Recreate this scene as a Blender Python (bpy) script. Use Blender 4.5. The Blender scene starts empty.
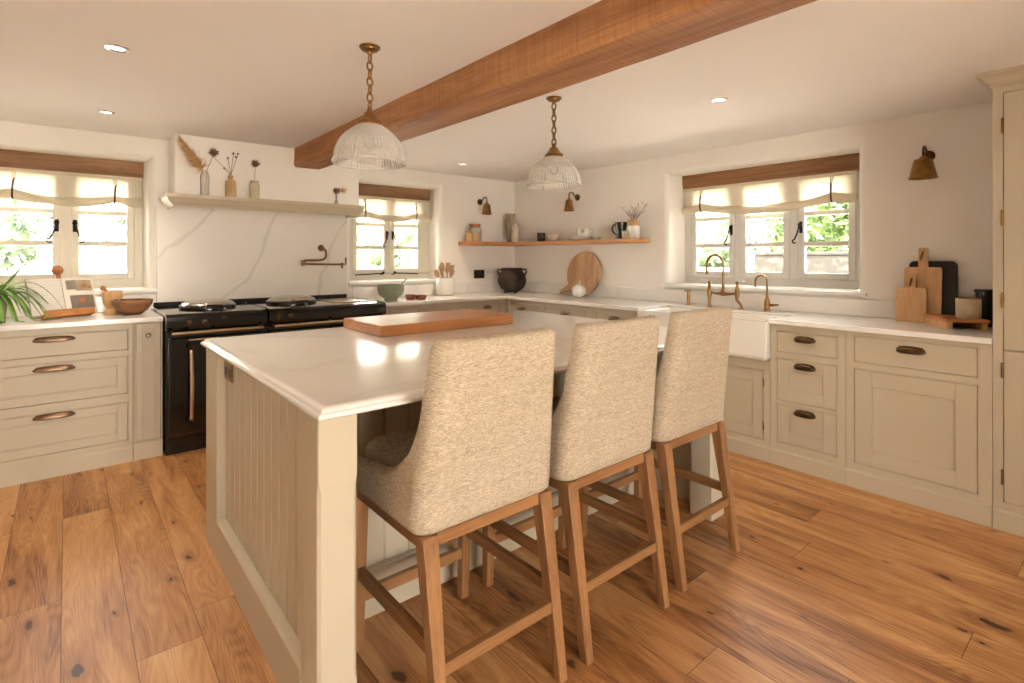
import bpy, bmesh, math, random
from mathutils import Vector, Matrix
C = bpy.context.scene.collection
R = random.Random(7)
PI = math.pi

# ------------------------------------------------------------------ camera
cd = bpy.data.cameras.new('camera'); cam = bpy.data.objects.new('camera', cd); C.objects.link(cam)
yaw = math.radians(49.935)
cam.location = (0, 0, 1.325)
cam.rotation_euler = (PI/2, 0, yaw - PI/2)
cd.sensor_width = 36; cd.sensor_fit = 'HORIZONTAL'; cd.lens = 36*529.06/1024
cd.shift_y = -(341.5-257.556)/1024
cd.clip_start = 0.05; cd.clip_end = 200
bpy.context.scene.camera = cam
vs = bpy.context.scene.view_settings
vs.view_transform = 'Standard'; vs.look = 'None'; vs.gamma = 1; vs.use_curve_mapping = False
vs.exposure = 0.0

# ------------------------------------------------------------------ colour + materials
def srgb(r, g, b):
    f = lambda c: (c/255/12.92 if c/255 <= .04045 else ((c/255+.055)/1.055)**2.4)
    return (f(r), f(g), f(b), 1)
MATS = {}
def base_mat(name):
    m = bpy.data.materials.new(name); m.use_nodes = True
    nt = m.node_tree; b = nt.nodes['Principled BSDF']
    return m, nt, b
def N(nt, t, **k):
    n = nt.nodes.new(t)
    for a, v in k.items():
        if a in n.inputs.keys(): n.inputs[a].default_value = v
        else: setattr(n, a, v)
    return n
def coords(nt, scale=(1,1,1), rot=(0,0,0)):
    tc = N(nt, 'ShaderNodeTexCoord'); mp = N(nt, 'ShaderNodeMapping')
    mp.inputs['Scale'].default_value = scale; mp.inputs['Rotation'].default_value = rot
    nt.links.new(tc.outputs['Object'], mp.inputs['Vector'])
    return mp.outputs['Vector']
def ramp(nt, fac, stops):
    r = N(nt, 'ShaderNodeValToRGB'); e = r.color_ramp.elements
    e[0].position, e[0].color = stops[0]; e[1].position, e[1].color = stops[-1]
    for p, c in stops[1:-1]:
        x = e.new(p); x.color = c
    nt.links.new(fac, r.inputs['Fac']); return r.outputs['Color']
def bump(nt, b, h, strength=.1, dist=.01):
    n = N(nt, 'ShaderNodeBump'); n.inputs['Strength'].default_value = strength; n.inputs['Distance'].default_value = dist
    nt.links.new(h, n.inputs['Height']); nt.links.new(n.outputs['Normal'], b.inputs['Normal'])
def plain(name, col, rough=.5, metal=0, var=.04, nscale=6, bstr=0, coat=0, spec=None):
    m, nt, b = base_mat(name)
    v = coords(nt)
    no = N(nt, 'ShaderNodeTexNoise'); no.inputs['Scale'].default_value = nscale; no.inputs['Detail'].default_value = 4
    nt.links.new(v, no.inputs['Vector'])
    c1 = tuple(max(0, x*(1-var)) for x in col[:3])+(1,); c2 = tuple(min(1, x*(1+var)) for x in col[:3])+(1,)
    nt.links.new(ramp(nt, no.outputs['Fac'], [(.3, c1), (.7, c2)]), b.inputs['Base Color'])
    b.inputs['Roughness'].default_value = rough; b.inputs['Metallic'].default_value = metal
    b.inputs['Coat Weight'].default_value = coat; b.inputs['Coat Roughness'].default_value = .06
    if spec is not None: b.inputs['Specular IOR Level'].default_value = spec
    if bstr: bump(nt, b, no.outputs['Fac'], bstr)
    return m
def wood(name, ca, cb, axis='y', scale=1, rough=.5, dark=None, bstr=.08):
    m, nt, b = base_mat(name)
    s = {'x': (1.2, 14, 14), 'y': (14, 1.2, 14), 'z': (14, 14, 1.2)}[axis]
    v = coords(nt, tuple(a*scale for a in s))
    n1 = N(nt, 'ShaderNodeTexNoise'); n1.inputs['Scale'].default_value = 1; n1.inputs['Detail'].default_value = 7; n1.inputs['Roughness'].default_value = .6
    n1.inputs['Distortion'].default_value = .6
    nt.links.new(v, n1.inputs['Vector'])
    s2 = {'x': (4, 160, 160), 'y': (160, 4, 160), 'z': (160, 160, 4)}[axis]
    v2 = coords(nt, tuple(a*scale for a in s2))
    n2 = N(nt, 'ShaderNodeTexNoise'); n2.inputs['Scale'].default_value = 1; n2.inputs['Detail'].default_value = 3
    nt.links.new(v2, n2.inputs['Vector'])
    mx = N(nt, 'ShaderNodeMath', operation='MULTIPLY_ADD'); mx.inputs[1].default_value = .3
    nt.links.new(n2.outputs['Fac'], mx.inputs[0]); nt.links.new(n1.outputs['Fac'], mx.inputs[2])
    st = [(.42, ca), (.82, cb)]
    if dark: st = [(.33, dark)]+st
    nt.links.new(ramp(nt, mx.outputs[0], st), b.inputs['Base Color'])
    b.inputs['Roughness'].default_value = rough
    bump(nt, b, n2.outputs['Fac'], bstr, .002)
    return m

M = {}
M['wall'] = plain('wall_plaster', srgb(241, 234, 225), .9, var=.015, nscale=2, bstr=.02)
M['ceiling'] = plain('ceiling_plaster', srgb(243, 237, 231), .92, var=.015, nscale=1.5, bstr=.02)
M['paint'] = plain('cabinet_paint', srgb(194, 180, 155), .42, var=.012, nscale=3)
M['paint_light'] = plain('joinery_paint', srgb(226, 218, 200), .45, var=.012, nscale=3)
M['grey_paint'] = plain('window_paint', srgb(222, 218, 210), .45, var=.012, nscale=3)
M['white'] = plain('white_gloss', srgb(240, 235, 227), .4, var=.01)
M['brass'] = plain('aged_brass', srgb(150, 112, 66), .34, 1, var=.25, nscale=25)
M['bronze'] = plain('dark_bronze', srgb(92, 70, 48), .4, 1, var=.3, nscale=30)
M['handle'] = plain('antique_handle_metal', srgb(132, 106, 84), .3, .9, var=.2, nscale=30)
M['iron'] = plain('black_iron', srgb(40, 36, 33), .55, .6, var=.3, nscale=30)
M['enamel'] = plain('black_enamel', srgb(14, 15, 13), .12, var=.05, coat=.6)
M['enamel_green'] = plain('dark_enamel', srgb(14, 17, 13), .22, var=.05, coat=.3)
M['chrome'] = plain('chrome', srgb(215, 210, 203), .14, 1, var=.02)
M['steel'] = plain('rail_steel', srgb(205, 185, 160), .25, 1, var=.03)
M['ceramic'] = plain('white_ceramic', srgb(238, 232, 222), .15, var=.01, coat=.5)
M['stoneware'] = plain('stoneware', srgb(205, 188, 160), .4, var=.1, nscale=20)
M['tan_stone'] = plain('tan_stoneware', srgb(196, 160, 112), .35, var=.15, nscale=15)
M['greenglaze'] = plain('green_glaze', srgb(150, 158, 132), .3, var=.08, coat=.3)
M['blackpot'] = plain('black_pot', srgb(24, 25, 26), .3, var=.1, coat=.3)
M['castiron'] = plain('rusty_cast_iron', srgb(58, 44, 36), .6, .3, var=.5, nscale=14, bstr=.3)
M['slate'] = plain('black_board', srgb(32, 31, 30), .5, var=.1)
M['copper'] = plain('copper', srgb(150, 100, 80), .3, 1, var=.15)
M['paper'] = plain('paper', srgb(226, 220, 210), .8, var=.02)
M['terracotta'] = plain('cork_brown', srgb(172, 112, 62), .7, var=.2, nscale=40)
M['amber'] = plain('amber_jar', srgb(196, 156, 104), .2, var=.1, coat=.4)
M['greypot'] = plain('galvanised_pot', srgb(140, 130, 120), .5, .3, var=.15, nscale=20)
M['drygrass'] = plain('dried_grass', srgb(205, 165, 110), .9, var=.2, nscale=60)
M['drybrown'] = plain('dried_flower', srgb(116, 86, 62), .9, var=.3, nscale=80)
M['peach'] = plain('peach_petal', srgb(225, 175, 135), .8, var=.1, nscale=40)
M['leather'] = plain('leather_strap', srgb(88, 56, 36), .6, var=.2, nscale=50)
M['gap'] = plain('shadow_gap', srgb(30, 26, 22), .9)
M['screen'] = plain('socket_insert', srgb(48, 40, 34), .4)
M['driftwood'] = plain('weathered_clay', srgb(168, 150, 124), .8, var=.2, nscale=18, bstr=.2)
M['oak'] = wood('stool_oak', srgb(118, 78, 44), srgb(170, 122, 76), 'z', 1.3, .45)
M['oak_x'] = wood('stool_oak_rail', srgb(118, 78, 44), srgb(170, 122, 76), 'x', 1.3, .45)
M['oak_y'] = wood('stool_oak_side', srgb(112, 72, 40), srgb(160, 112, 68), 'y', 1.3, .45)
M['beam'] = wood('beam_oak', srgb(140, 86, 48), srgb(192, 130, 80), 'y', .9, .65, dark=srgb(92, 54, 30), bstr=.3)
def m_beam():
    m = wood('beam_oak', srgb(146, 94, 54), srgb(196, 142, 92), 'y', .8, .7, dark=srgb(96, 58, 34), bstr=.3)
    nt = m.node_tree; b = nt.nodes['Principled BSDF']; lk = b.inputs['Base Color'].links[0].from_socket
    n = N(nt, 'ShaderNodeTexNoise'); n.inputs['Scale'].default_value = 1; n.inputs['Detail'].default_value = 3
    nt.links.new(coords(nt, (2.5, 75, 2.5)), n.inputs['Vector'])
    n2 = N(nt, 'ShaderNodeTexNoise'); n2.inputs['Scale'].default_value = 1; n2.inputs['Detail'].default_value = 4; nt.links.new(coords(nt, (5, 1.3, 5)), n2.inputs['Vector'])
    r1 = ramp(nt, n.outputs['Fac'], [(.35, (.72, .68, .64, 1)), (.6, (1, 1, 1, 1))]); r2 = ramp(nt, n2.outputs['Fac'], [(.35, (.66, .6, .54, 1)), (.55, (1, 1, 1, 1))])
    src = lk
    for r in (r1, r2):
        x = N(nt, 'ShaderNodeMix', data_type='RGBA', blend_type='MULTIPLY'); x.inputs[0].default_value = .55
        nt.links.new(src, x.inputs[6]); nt.links.new(r, x.inputs[7]); src = x.outputs[2]
    nt.links.new(src, b.inputs['Base Color']); return m
M['beam'] = m_beam()
M['lintel'] = wood('lintel_oak', srgb(116, 80, 52), srgb(166, 124, 88), 'x', .9, .65, dark=srgb(64, 40, 26), bstr=.4)
M['lintel_y'] = wood('lintel_oak_y', srgb(120, 80, 50), srgb(172, 126, 86), 'y', .9, .65, dark=srgb(64, 40, 26), bstr=.4)
M['shelfwood'] = wood('shelf_oak', srgb(176, 118, 70), srgb(218, 166, 112), 'y', 1.2, .5, dark=srgb(130, 80, 46))
M['boardwood'] = wood('chopping_board_wood', srgb(176, 112, 62), srgb(206, 142, 88), 'x', 1.5, .38)
M['acacia'] = wood('striped_board_wood', srgb(150, 104, 68), srgb(214, 172, 124), 'z', .8, .5)
M['bamboo'] = wood('pale_board_wood', srgb(192, 146, 98), srgb(220, 178, 130), 'z', 2, .5)
M['palewood'] = wood('pale_spoon_wood', srgb(146, 108, 74), srgb(192, 154, 114), 'z', 3, .6)
M['darkbowl'] = wood('turned_bowl_wood', srgb(92, 60, 34), srgb(160, 110, 66), 'x', 2.5, .4)

def m_quartz():
    m, nt, b = base_mat('white_quartz')
    v = coords(nt)
    n = N(nt, 'ShaderNodeTexNoise'); n.inputs['Scale'].default_value = 1.1; n.inputs['Detail'].default_value = 6; n.inputs['Distortion'].default_value = 1.2
    nt.links.new(v, n.inputs['Vector'])
    c = srgb(238, 233, 226); d = srgb(232, 226, 218)
    nt.links.new(ramp(nt, n.outputs['Fac'], [(.46, c), (.5, d), (.54, c)]), b.inputs['Base Color'])
    b.inputs['Roughness'].default_value = .16; b.inputs['Specular IOR Level'].default_value = .55
    return m
M['quartz'] = m_quartz()
def m_marble():
    m, nt, b = base_mat('veined_marble')
    v = coords(nt, (1, 1, 1), (0, -.5, 0))
    n = N(nt, 'ShaderNodeTexNoise'); n.inputs['Scale'].default_value = 1.6; n.inputs['Detail'].default_value = 5; n.inputs['Distortion'].default_value = .5
    nt.links.new(v, n.inputs['Vector'])
    w = N(nt, 'ShaderNodeTexWave'); w.wave_type = 'BANDS'; w.bands_direction = 'X'; w.inputs['Scale'].default_value = .55
    w.inputs['Distortion'].default_value = 4.5; w.inputs['Detail'].default_value = 4; w.inputs['Detail Scale'].default_value = 1.4; w.inputs['Phase Offset'].default_value = 2.6
    nt.links.new(v, w.inputs['Vector'])
    c = srgb(236, 229, 218); d = srgb(208, 200, 188)
    col = ramp(nt, w.outputs['Fac'], [(0, d), (.0008, d), (.010, c), (1, c)])
    mx = N(nt, 'ShaderNodeMix', data_type='RGBA'); mx.inputs[0].default_value = .6
    nt.links.new(n.outputs['Fac'], mx.inputs[0]); nt.links.new(col, mx.inputs[6]); mx.inputs[7].default_value = c
    nt.links.new(mx.outputs[2], b.inputs['Base Color'])
    b.inputs['Roughness'].default_value = .22
    return m
M['marble'] = m_marble()
def m_fabric(name, ca, cb, trans=0):
    m, nt, b = base_mat(name)
    v = coords(nt, (70, 70, 420)); n = N(nt, 'ShaderNodeTexNoise'); n.inputs['Scale'].default_value = 1; n.inputs['Detail'].default_value = 3
    nt.links.new(v, n.inputs['Vector'])
    v2 = coords(nt, (380, 380, 420)); n2 = N(nt, 'ShaderNodeTexNoise'); n2.inputs['Scale'].default_value = 1
    nt.links.new(v2, n2.inputs['Vector'])
    v3 = coords(nt, (14, 14, 70)); n3 = N(nt, 'ShaderNodeTexNoise'); n3.inputs['Scale'].default_value = 1; n3.inputs['Detail'].default_value = 3
    nt.links.new(v3, n3.inputs['Vector'])
    a = N(nt, 'ShaderNodeMath', operation='ADD'); nt.links.new(n.outputs['Fac'], a.inputs[0]); nt.links.new(n2.outputs['Fac'], a.inputs[1])
    a2 = N(nt, 'ShaderNodeMath', operation='MULTIPLY_ADD'); a2.inputs[1].default_value = .25; nt.links.new(n3.outputs['Fac'], a2.inputs[0]); nt.links.new(a.outputs[0], a2.inputs[2])
    a3 = N(nt, 'ShaderNodeMath', operation='MULTIPLY'); a3.inputs[1].default_value = 1/2.25; nt.links.new(a2.outputs[0], a3.inputs[0])
    nt.links.new(ramp(nt, a3.outputs[0], [(.37, ca), (.62, cb)]), b.inputs['Base Color'])
    b.inputs['Roughness'].default_value = .95; b.inputs['Specular IOR Level'].default_value = .15
    bump(nt, b, a3.outputs[0], .35, .002)
    if trans:
        out = nt.nodes['Material Output']; t = N(nt, 'ShaderNodeBsdfTranslucent'); t.inputs['Color'].default_value = cb
        ms = N(nt, 'ShaderNodeMixShader'); ms.inputs[0].default_value = trans
        nt.links.new(b.outputs[0], ms.inputs[1]); nt.links.new(t.outputs[0], ms.inputs[2]); nt.links.new(ms.outputs[0], out.inputs['Surface'])
    return m
M['fabric'] = m_fabric('oatmeal_weave', srgb(146, 129, 108), srgb(210, 193, 168))
M['linen'] = m_fabric('linen_sheer', srgb(228, 219, 202), srgb(244, 238, 226), .45)
M['linen2'] = m_fabric('linen_roll', srgb(216, 203, 178), srgb(232, 221, 200), .15)

def m_print():
    m, nt, b = base_mat('printed_paper'); tc = N(nt, 'ShaderNodeTexCoord'); sp = N(nt, 'ShaderNodeSeparateXYZ'); nt.links.new(tc.outputs['Object'], sp.inputs[0])
    f = N(nt, 'ShaderNodeMath', operation='MULTIPLY'); f.inputs[1].default_value = 75; nt.links.new(sp.outputs['Z'], f.inputs[0])
    g = N(nt, 'ShaderNodeMath', operation='FRACT'); nt.links.new(f.outputs[0], g.inputs[0])
    nt.links.new(ramp(nt, g.outputs[0], [(.55, srgb(228, 222, 212)), (.62, srgb(210, 204, 196))]), b.inputs['Base Color']); b.inputs['Roughness'].default_value = .8
    return m
M['print'] = m_print()
def m_glass():
    m, nt, b = base_mat('clear_glass'); out = nt.nodes['Material Output']
    b.inputs['Base Color'].default_value = (1, 1, 1, 1); b.inputs['Roughness'].default_value = .02; b.inputs['Metallic'].default_value = 0
    t = N(nt, 'ShaderNodeBsdfTransparent'); t.inputs['Color'].default_value = (.97, .98, .97, 1)
    g = N(nt, 'ShaderNodeBsdfGlossy'); g.inputs['Roughness'].default_value = .02
    f = N(nt, 'ShaderNodeFresnel'); f.inputs['IOR'].default_value = 1.45
    ms = N(nt, 'ShaderNodeMixShader')
    nt.links.new(f.outputs[0], ms.inputs[0]); nt.links.new(t.outputs[0], ms.inputs[1]); nt.links.new(g.outputs[0], ms.inputs[2])
    nt.links.new(ms.outputs[0], out.inputs['Surface'])
    return m
M['glass'] = m_glass()
def m_shade():
    m, nt, b = base_mat('prismatic_glass'); out = nt.nodes['Material Output']
    b.inputs['Base Color'].default_value = (.86, .84, .8, 1); b.inputs['Roughness'].default_value = .12
    t = N(nt, 'ShaderNodeBsdfTransparent'); t.inputs['Color'].default_value = (.95, .94, .92, 1)
    lw = N(nt, 'ShaderNodeLayerWeight'); lw.inputs['Blend'].default_value = .35
    mr = N(nt, 'ShaderNodeMapRange'); mr.inputs['To Min'].default_value = .2; mr.inputs['To Max'].default_value = .62
    nt.links.new(lw.outputs['Facing'], mr.inputs['Value'])
    ms = N(nt, 'ShaderNodeMixShader')
    nt.links.new(mr.outputs[0], ms.inputs[0]); nt.links.new(t.outputs[0], ms.inputs[1]); nt.links.new(b.outputs[0], ms.inputs[2])
    nt.links.new(ms.outputs[0], out.inputs['Surface'])
    return m
M['shade'] = m_shade()
def m_emit(name, col, s):
    m, nt, b = base_mat(name); b.inputs['Base Color'].default_value = col
    b.inputs['Emission Color'].default_value = col; b.inputs['Emission Strength'].default_value = s; return m
M['lamp_on'] = m_emit('spot_lens', (1, .9, .75, 1), 1.6)
def m_floor():
    m, nt, b = base_mat('oak_boards'); L = nt.links.new
    tc = N(nt, 'ShaderNodeTexCoord'); sp = N(nt, 'ShaderNodeSeparateXYZ'); L(tc.outputs['Object'], sp.inputs[0])
    def mth(op, a, bb=None, c=None):
        n = N(nt, 'ShaderNodeMath', operation=op)
        for i, v in enumerate((a, bb, c)):
            if v is None: continue
            if isinstance(v, (int, float)): n.inputs[i].default_value = v
            else: L(v, n.inputs[i])
        return n.outputs[0]
    W = .19
    xs = mth('DIVIDE', mth('ADD', sp.outputs['X'], .206), W)
    bi = mth('FLOOR', xs); fx = mth('FRACT', xs)
    wn = N(nt, 'ShaderNodeTexWhiteNoise', noise_dimensions='1D'); L(bi, wn.inputs['W'])
    off = mth('MULTIPLY', wn.outputs['Value'], 1.9)
    ys = mth('DIVIDE', mth('ADD', sp.outputs['Y'], off), 1.9)
    yi = mth('FLOOR', ys); fy = mth('FRACT', ys)
    cv = N(nt, 'ShaderNodeCombineXYZ'); L(bi, cv.inputs[0]); L(yi, cv.inputs[1])
    w2 = N(nt, 'ShaderNodeTexWhiteNoise', noise_dimensions='3D'); L(cv.outputs[0], w2.inputs['Vector'])
    rnd = w2.outputs['Value']
    # grain coordinates shifted per board
    so = N(nt, 'ShaderNodeSeparateColor'); L(w2.outputs['Color'], so.inputs[0])
    gx = mth('ADD', sp.outputs['X'], mth('MULTIPLY', so.outputs[0], 37)); gy = mth('ADD', sp.outputs['Y'], mth('MULTIPLY', so.outputs[1], 53))
    gv = N(nt, 'ShaderNodeCombineXYZ'); L(mth('MULTIPLY', gx, 9), gv.inputs[0]); L(mth('MULTIPLY', gy, 1.1), gv.inputs[1])
    n1 = N(nt, 'ShaderNodeTexNoise'); n1.inputs['Scale'].default_value = 1; n1.inputs['Detail'].default_value = 5; n1.inputs['Distortion'].default_value = .9; L(gv.outputs[0], n1.inputs['Vector'])
    # growth rings: contour lines of smooth noise
    rn = N(nt, 'ShaderNodeTexNoise'); rn.inputs['Scale'].default_value = .8; rn.inputs['Detail'].default_value = 1; rn.inputs['Distortion'].default_value = .4; L(gv.outputs[0], rn.inputs['Vector'])
    ring = mth('ABSOLUTE', mth('SUBTRACT', mth('FRACT', mth('MULTIPLY', rn.outputs['Fac'], 22)), .5))
    fv = N(nt, 'ShaderNodeCombineXYZ'); L(mth('MULTIPLY', gx, 240), fv.inputs[0]); L(mth('MULTIPLY', gy, 7), fv.inputs[1])
    n2 = N(nt, 'ShaderNodeTexNoise'); n2.inputs['Scale'].default_value = 1; n2.inputs['Detail'].default_value = 2; L(fv.outputs[0], n2.inputs['Vector'])
    t = mth('ADD', mth('ADD', mth('MULTIPLY', n1.outputs['Fac'], .55), mth('MULTIPLY', ring, .14)), mth('ADD', mth('MULTIPLY', n2.outputs['Fac'], .24), mth('MULTIPLY', rnd, .17)))
    col = ramp(nt, t, [(.36, srgb(122, 74, 38)), (.47, srgb(174, 120, 70)), (.60, srgb(204, 152, 98)), (.76, srgb(222, 178, 126))])
    # knots
    kv = N(nt, 'ShaderNodeCombineXYZ'); L(mth('MULTIPLY', gx, 5.6), kv.inputs[0]); L(mth('MULTIPLY', gy, 2.4), kv.inputs[1])
    dn = N(nt, 'ShaderNodeTexNoise'); dn.inputs['Scale'].default_value = 7; dn.inputs['Detail'].default_value = 3; L(kv.outputs[0], dn.inputs['Vector'])
    dv = N(nt, 'ShaderNodeMix', data_type='VECTOR'); dv.inputs[0].default_value = .17; L(kv.outputs[0], dv.inputs[4]); L(dn.outputs['Color'], dv.inputs[5])
    vo = N(nt, 'ShaderNodeTexVoronoi'); vo.voronoi_dimensions = '2D'; vo.inputs['Scale'].default_value = 1; L(dv.outputs[1], vo.inputs['Vector'])
    sc = N(nt, 'ShaderNodeSeparateColor'); L(vo.outputs['Color'], sc.inputs[0])
    has = mth('GREATER_THAN', sc.outputs[0], .3)
    size = mth('MULTIPLY_ADD', mth('POWER', sc.outputs[1], 3), .05, .016)
    k = mth('MULTIPLY', has, mth('SUBTRACT', 1, N_smooth(nt, vo.outputs['Distance'], size, mth('MULTIPLY', size, 1.5))))
    halo = mth('MULTIPLY', has, mth('SUBTRACT', 1, N_smooth(nt, vo.outputs['Distance'], size, mth('MULTIPLY', size, 5))))
    mx = N(nt, 'ShaderNodeMix', data_type='RGBA'); L(mth('MULTIPLY', halo, .6), mx.inputs[0]); L(col, mx.inputs[6]); mx.inputs[7].default_value = srgb(140, 84, 44)
    mk = N(nt, 'ShaderNodeMix', data_type='RGBA'); L(mth('MULTIPLY', k, .85), mk.inputs[0]); L(mx.outputs[2], mk.inputs[6]); mk.inputs[7].default_value = srgb(52, 30, 18)
    # gaps
    g1 = mth('LESS_THAN', mth('MULTIPLY', mth('MINIMUM', fx, mth('SUBTRACT', 1, fx)), W), .0014)
    g2 = mth('LESS_THAN', mth('MULTIPLY', mth('MINIMUM', fy, mth('SUBTRACT', 1, fy)), 1.9), .0014)
    g = mth('MAXIMUM', g1, g2)
    mg = N(nt, 'ShaderNodeMix', data_type='RGBA'); L(mth('MULTIPLY', g, .7), mg.inputs[0]); L(mk.outputs[2], mg.inputs[6]); mg.inputs[7].default_value = srgb(70, 40, 22)
    L(mg.outputs[2], b.inputs['Base Color'])
    b.inputs['Roughness'].default_value = .42
    hh = mth('SUBTRACT', mth('MULTIPLY', n2.outputs['Fac'], .15), g)
    bump(nt, b, hh, .25, .002)
    return m
def N_smooth(nt, v, a, bb):
    n = N(nt, 'ShaderNodeMapRange'); n.interpolation_type = 'SMOOTHSTEP'
    nt.links.new(v, n.inputs['Value']); nt.links.new(a, n.inputs['From Min']); nt.links.new(bb, n.inputs['From Max'])
    return n.outputs[0]
M['floor'] = m_floor()
def m_leaf(name, a, b2, sc=3):
    m = plain(name, a, .6, var=0)
    nt = m.node_tree; b = nt.nodes['Principled BSDF']
    n = N(nt, 'ShaderNodeTexNoise'); n.inputs['Scale'].default_value = sc; n.inputs['Detail'].default_value = 3
    nt.links.new(coords(nt), n.inputs['Vector'])
    nt.links.new(ramp(nt, n.outputs['Fac'], [(.35, a), (.65, b2)]), b.inputs['Base Color'])
    return m
M['leafA'] = m_leaf('hedge_leaf', srgb(40, 58, 24), srgb(88, 110, 50))
M['leafB'] = m_leaf('shrub_leaf', srgb(62, 80, 56), srgb(110, 126, 90))
M['spider'] = m_leaf('spider_leaf', srgb(70, 120, 40), srgb(136, 176, 76), 12)
M['gravel'] = plain('pale_gravel', srgb(225, 215, 200), .9, var=.08, nscale=30)
def m_stonewall():
    m, nt, b = base_mat('garden_stone')
    v = coords(nt, (1, 3.2, 9)); vo = N(nt, 'ShaderNodeTexVoronoi'); vo.inputs['Scale'].default_value = 1
    nt.links.new(v, vo.inputs['Vector'])
    n = N(nt, 'ShaderNodeTexNoise'); n.inputs['Scale'].default_value = 14; nt.links.new(coords(nt), n.inputs['Vector'])
    a = N(nt, 'ShaderNodeMath', operation='MULTIPLY_ADD'); a.inputs[1].default_value = .5
    nt.links.new(vo.outputs['Distance'], a.inputs[0]); nt.links.new(n.outputs['Fac'], a.inputs[2])
    nt.links.new(ramp(nt, a.outputs[0], [(.4, srgb(70, 62, 50)), (.75, srgb(34, 30, 24))]), b.inputs['Base Color'])
    b.inputs['Roughness'].default_value = .95; bump(nt, b, vo.outputs['Distance'], .5, .02)
    return m
M['stone'] = m_stonewall()

# ------------------------------------------------------------------ mesh builder
class MB:
    def __init__(s, mp=None): s.v = []; s.f = []; s.mp = mp
    def add(s, vs, fs):
        o = len(s.v)
        if s.mp: vs = [s.mp(*p) for p in vs]
        s.v += [tuple(p) for p in vs]; s.f += [tuple(i+o for i in f) for f in fs]; return s
    def box(s, x0, x1, y0, y1, z0, z1, b=0):
        if x0 > x1: x0, x1 = x1, x0
        if y0 > y1: y0, y1 = y1, y0
        if z0 > z1: z0, z1 = z1, z0
        c = ((x0+x1)/2, (y0+y1)/2, (z0+z1)/2); h = ((x1-x0)/2, (y1-y0)/2, (z1-z0)/2)
        b = min(b, min(h)*.9)
        if b <= 0:
            vs = [(c[0]+i*h[0], c[1]+j*h[1], c[2]+k*h[2]) for i in (-1, 1) for j in (-1, 1) for k in (-1, 1)]
            return s.add(vs, [(0,1,3,2), (4,6,7,5), (0,4,5,1), (2,3,7,6), (0,2,6,4), (1,5,7,3)])
        vs = []; ix = {}
        for i in (-1, 1):
            for j in (-1, 1):
                for k in (-1, 1):
                    for a in range(3):
                        d = [h[q]-(0 if q == a else b) for q in range(3)]
                        ix[i, j, k, a] = len(vs); vs.append((c[0]+i*d[0], c[1]+j*d[1], c[2]+k*d[2]))
        fs = []
        for q in (-1, 1):
            fs.append((ix[q,-1,-1,0], ix[q,1,-1,0], ix[q,1,1,0], ix[q,-1,1,0]))
            fs.append((ix[-1,q,-1,1], ix[1,q,-1,1], ix[1,q,1,1], ix[-1,q,1,1]))
            fs.append((ix[-1,-1,q,2], ix[1,-1,q,2], ix[1,1,q,2], ix[-1,1,q,2]))
            for p in (-1, 1):
                fs.append((ix[q,p,-1,0], ix[q,p,1,0], ix[q,p,1,1], ix[q,p,-1,1]))
                fs.append((ix[q,-1,p,0], ix[q,1,p,0], ix[q,1,p,2], ix[q,-1,p,2]))
                fs.append((ix[-1,q,p,1], ix[1,q,p,1], ix[1,q,p,2], ix[-1,q,p,2]))
                for r in (-1, 1): fs.append((ix[q,p,r,0], ix[q,p,r,1], ix[q,p,r,2]))
        return s.add(vs, fs)
    def hexa(s, bot, top):  # two 4-point loops
        return s.add(list(bot)+list(top), [(0,1,2,3), (4,5,6,7), (0,1,5,4), (1,2,6,5), (2,3,7,6), (3,0,4,7)])
    def loops(s, rings, closed=True, cap0=True, cap1=True):
        n = len(rings[0]); vs = [p for r in rings for p in r]; fs = []
        for a in range(len(rings)-1):
            for i in range(n if closed else n-1):
                j = (i+1) % n
                fs.append((a*n+i, a*n+j, (a+1)*n+j, (a+1)*n+i))
        if cap0: fs.append(tuple(range(n-1, -1, -1)))
        if cap1: fs.append(tuple((len(rings)-1)*n+i for i in range(n)))
        return s.add(vs, fs)
    def lathe(s, prof, c=(0,0,0), seg=28, ax=None, flute=None, cap0=False, cap1=False):
        A = Vector(ax).normalized() if ax else Vector((0,0,1))
        u = A.orthogonal().normalized() if ax else Vector((1,0,0)); w = A.cross(u)
        rings = []
        for r, z in prof:
            ring = []
            for i in range(seg):
                a = 2*PI*i/seg; rr = r*(1+(flute if (flute and i % 2) else 0))
                ring.append(Vector(c)+u*(rr*math.cos(a))+w*(rr*math.sin(a))+A*z)
            rings.append(ring)
        return s.loops(rings, True, cap0 or prof[0][0] > 1e-4 and cap0, cap1)
    def cyl(s, p0, p1, r0, r1=None, seg=14):
        r1 = r0 if r1 is None else r1
        p0 = Vector(p0); p1 = Vector(p1); d = p1-p0
        return s.lathe([(r0, 0), (r1, d.length)], p0, seg, d, cap0=True, cap1=True)
    def tube(s, pts, r, seg=8, closed=False):
        pts = [Vector(p) for p in pts]; n = len(pts); rs = r if isinstance(r, (list, tuple)) else [r]*n
        rings = []; u = None
        for i, p in enumerate(pts):
            if closed: t = pts[(i+1) % n]-pts[i-1]
            else: t = pts[min(i+1, n-1)]-pts[max(i-1, 0)]
            t.normalize()
            if u is None: u = t.orthogonal().normalized()
            u = (u-t*u.dot(t)); u = u.normalized() if u.length > 1e-6 else t.orthogonal().normalized()
            w = t.cross(u)
            rings.append([p+(u*math.cos(2*PI*k/seg)+w*math.sin(2*PI*k/seg))*rs[i] for k in range(seg)])
        if closed: rings.append(rings[0])
        return s.loops(rings, True, not closed, not closed)
    def sphere(s, c, r, sx=1, sy=1, sz=1, seg=16, rg=10):
        rings = []
        for i in range(rg+1):
            a = PI*i/rg; rr = max(math.sin(a), 1e-3)*r
            rings.append([(c[0]+sx*rr*math.cos(2*PI*k/seg), c[1]+sy*rr*math.sin(2*PI*k/seg), c[2]+sz*r*math.cos(a)) for k in range(seg)])
        return s.loops(rings, True, True, True)
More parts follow.
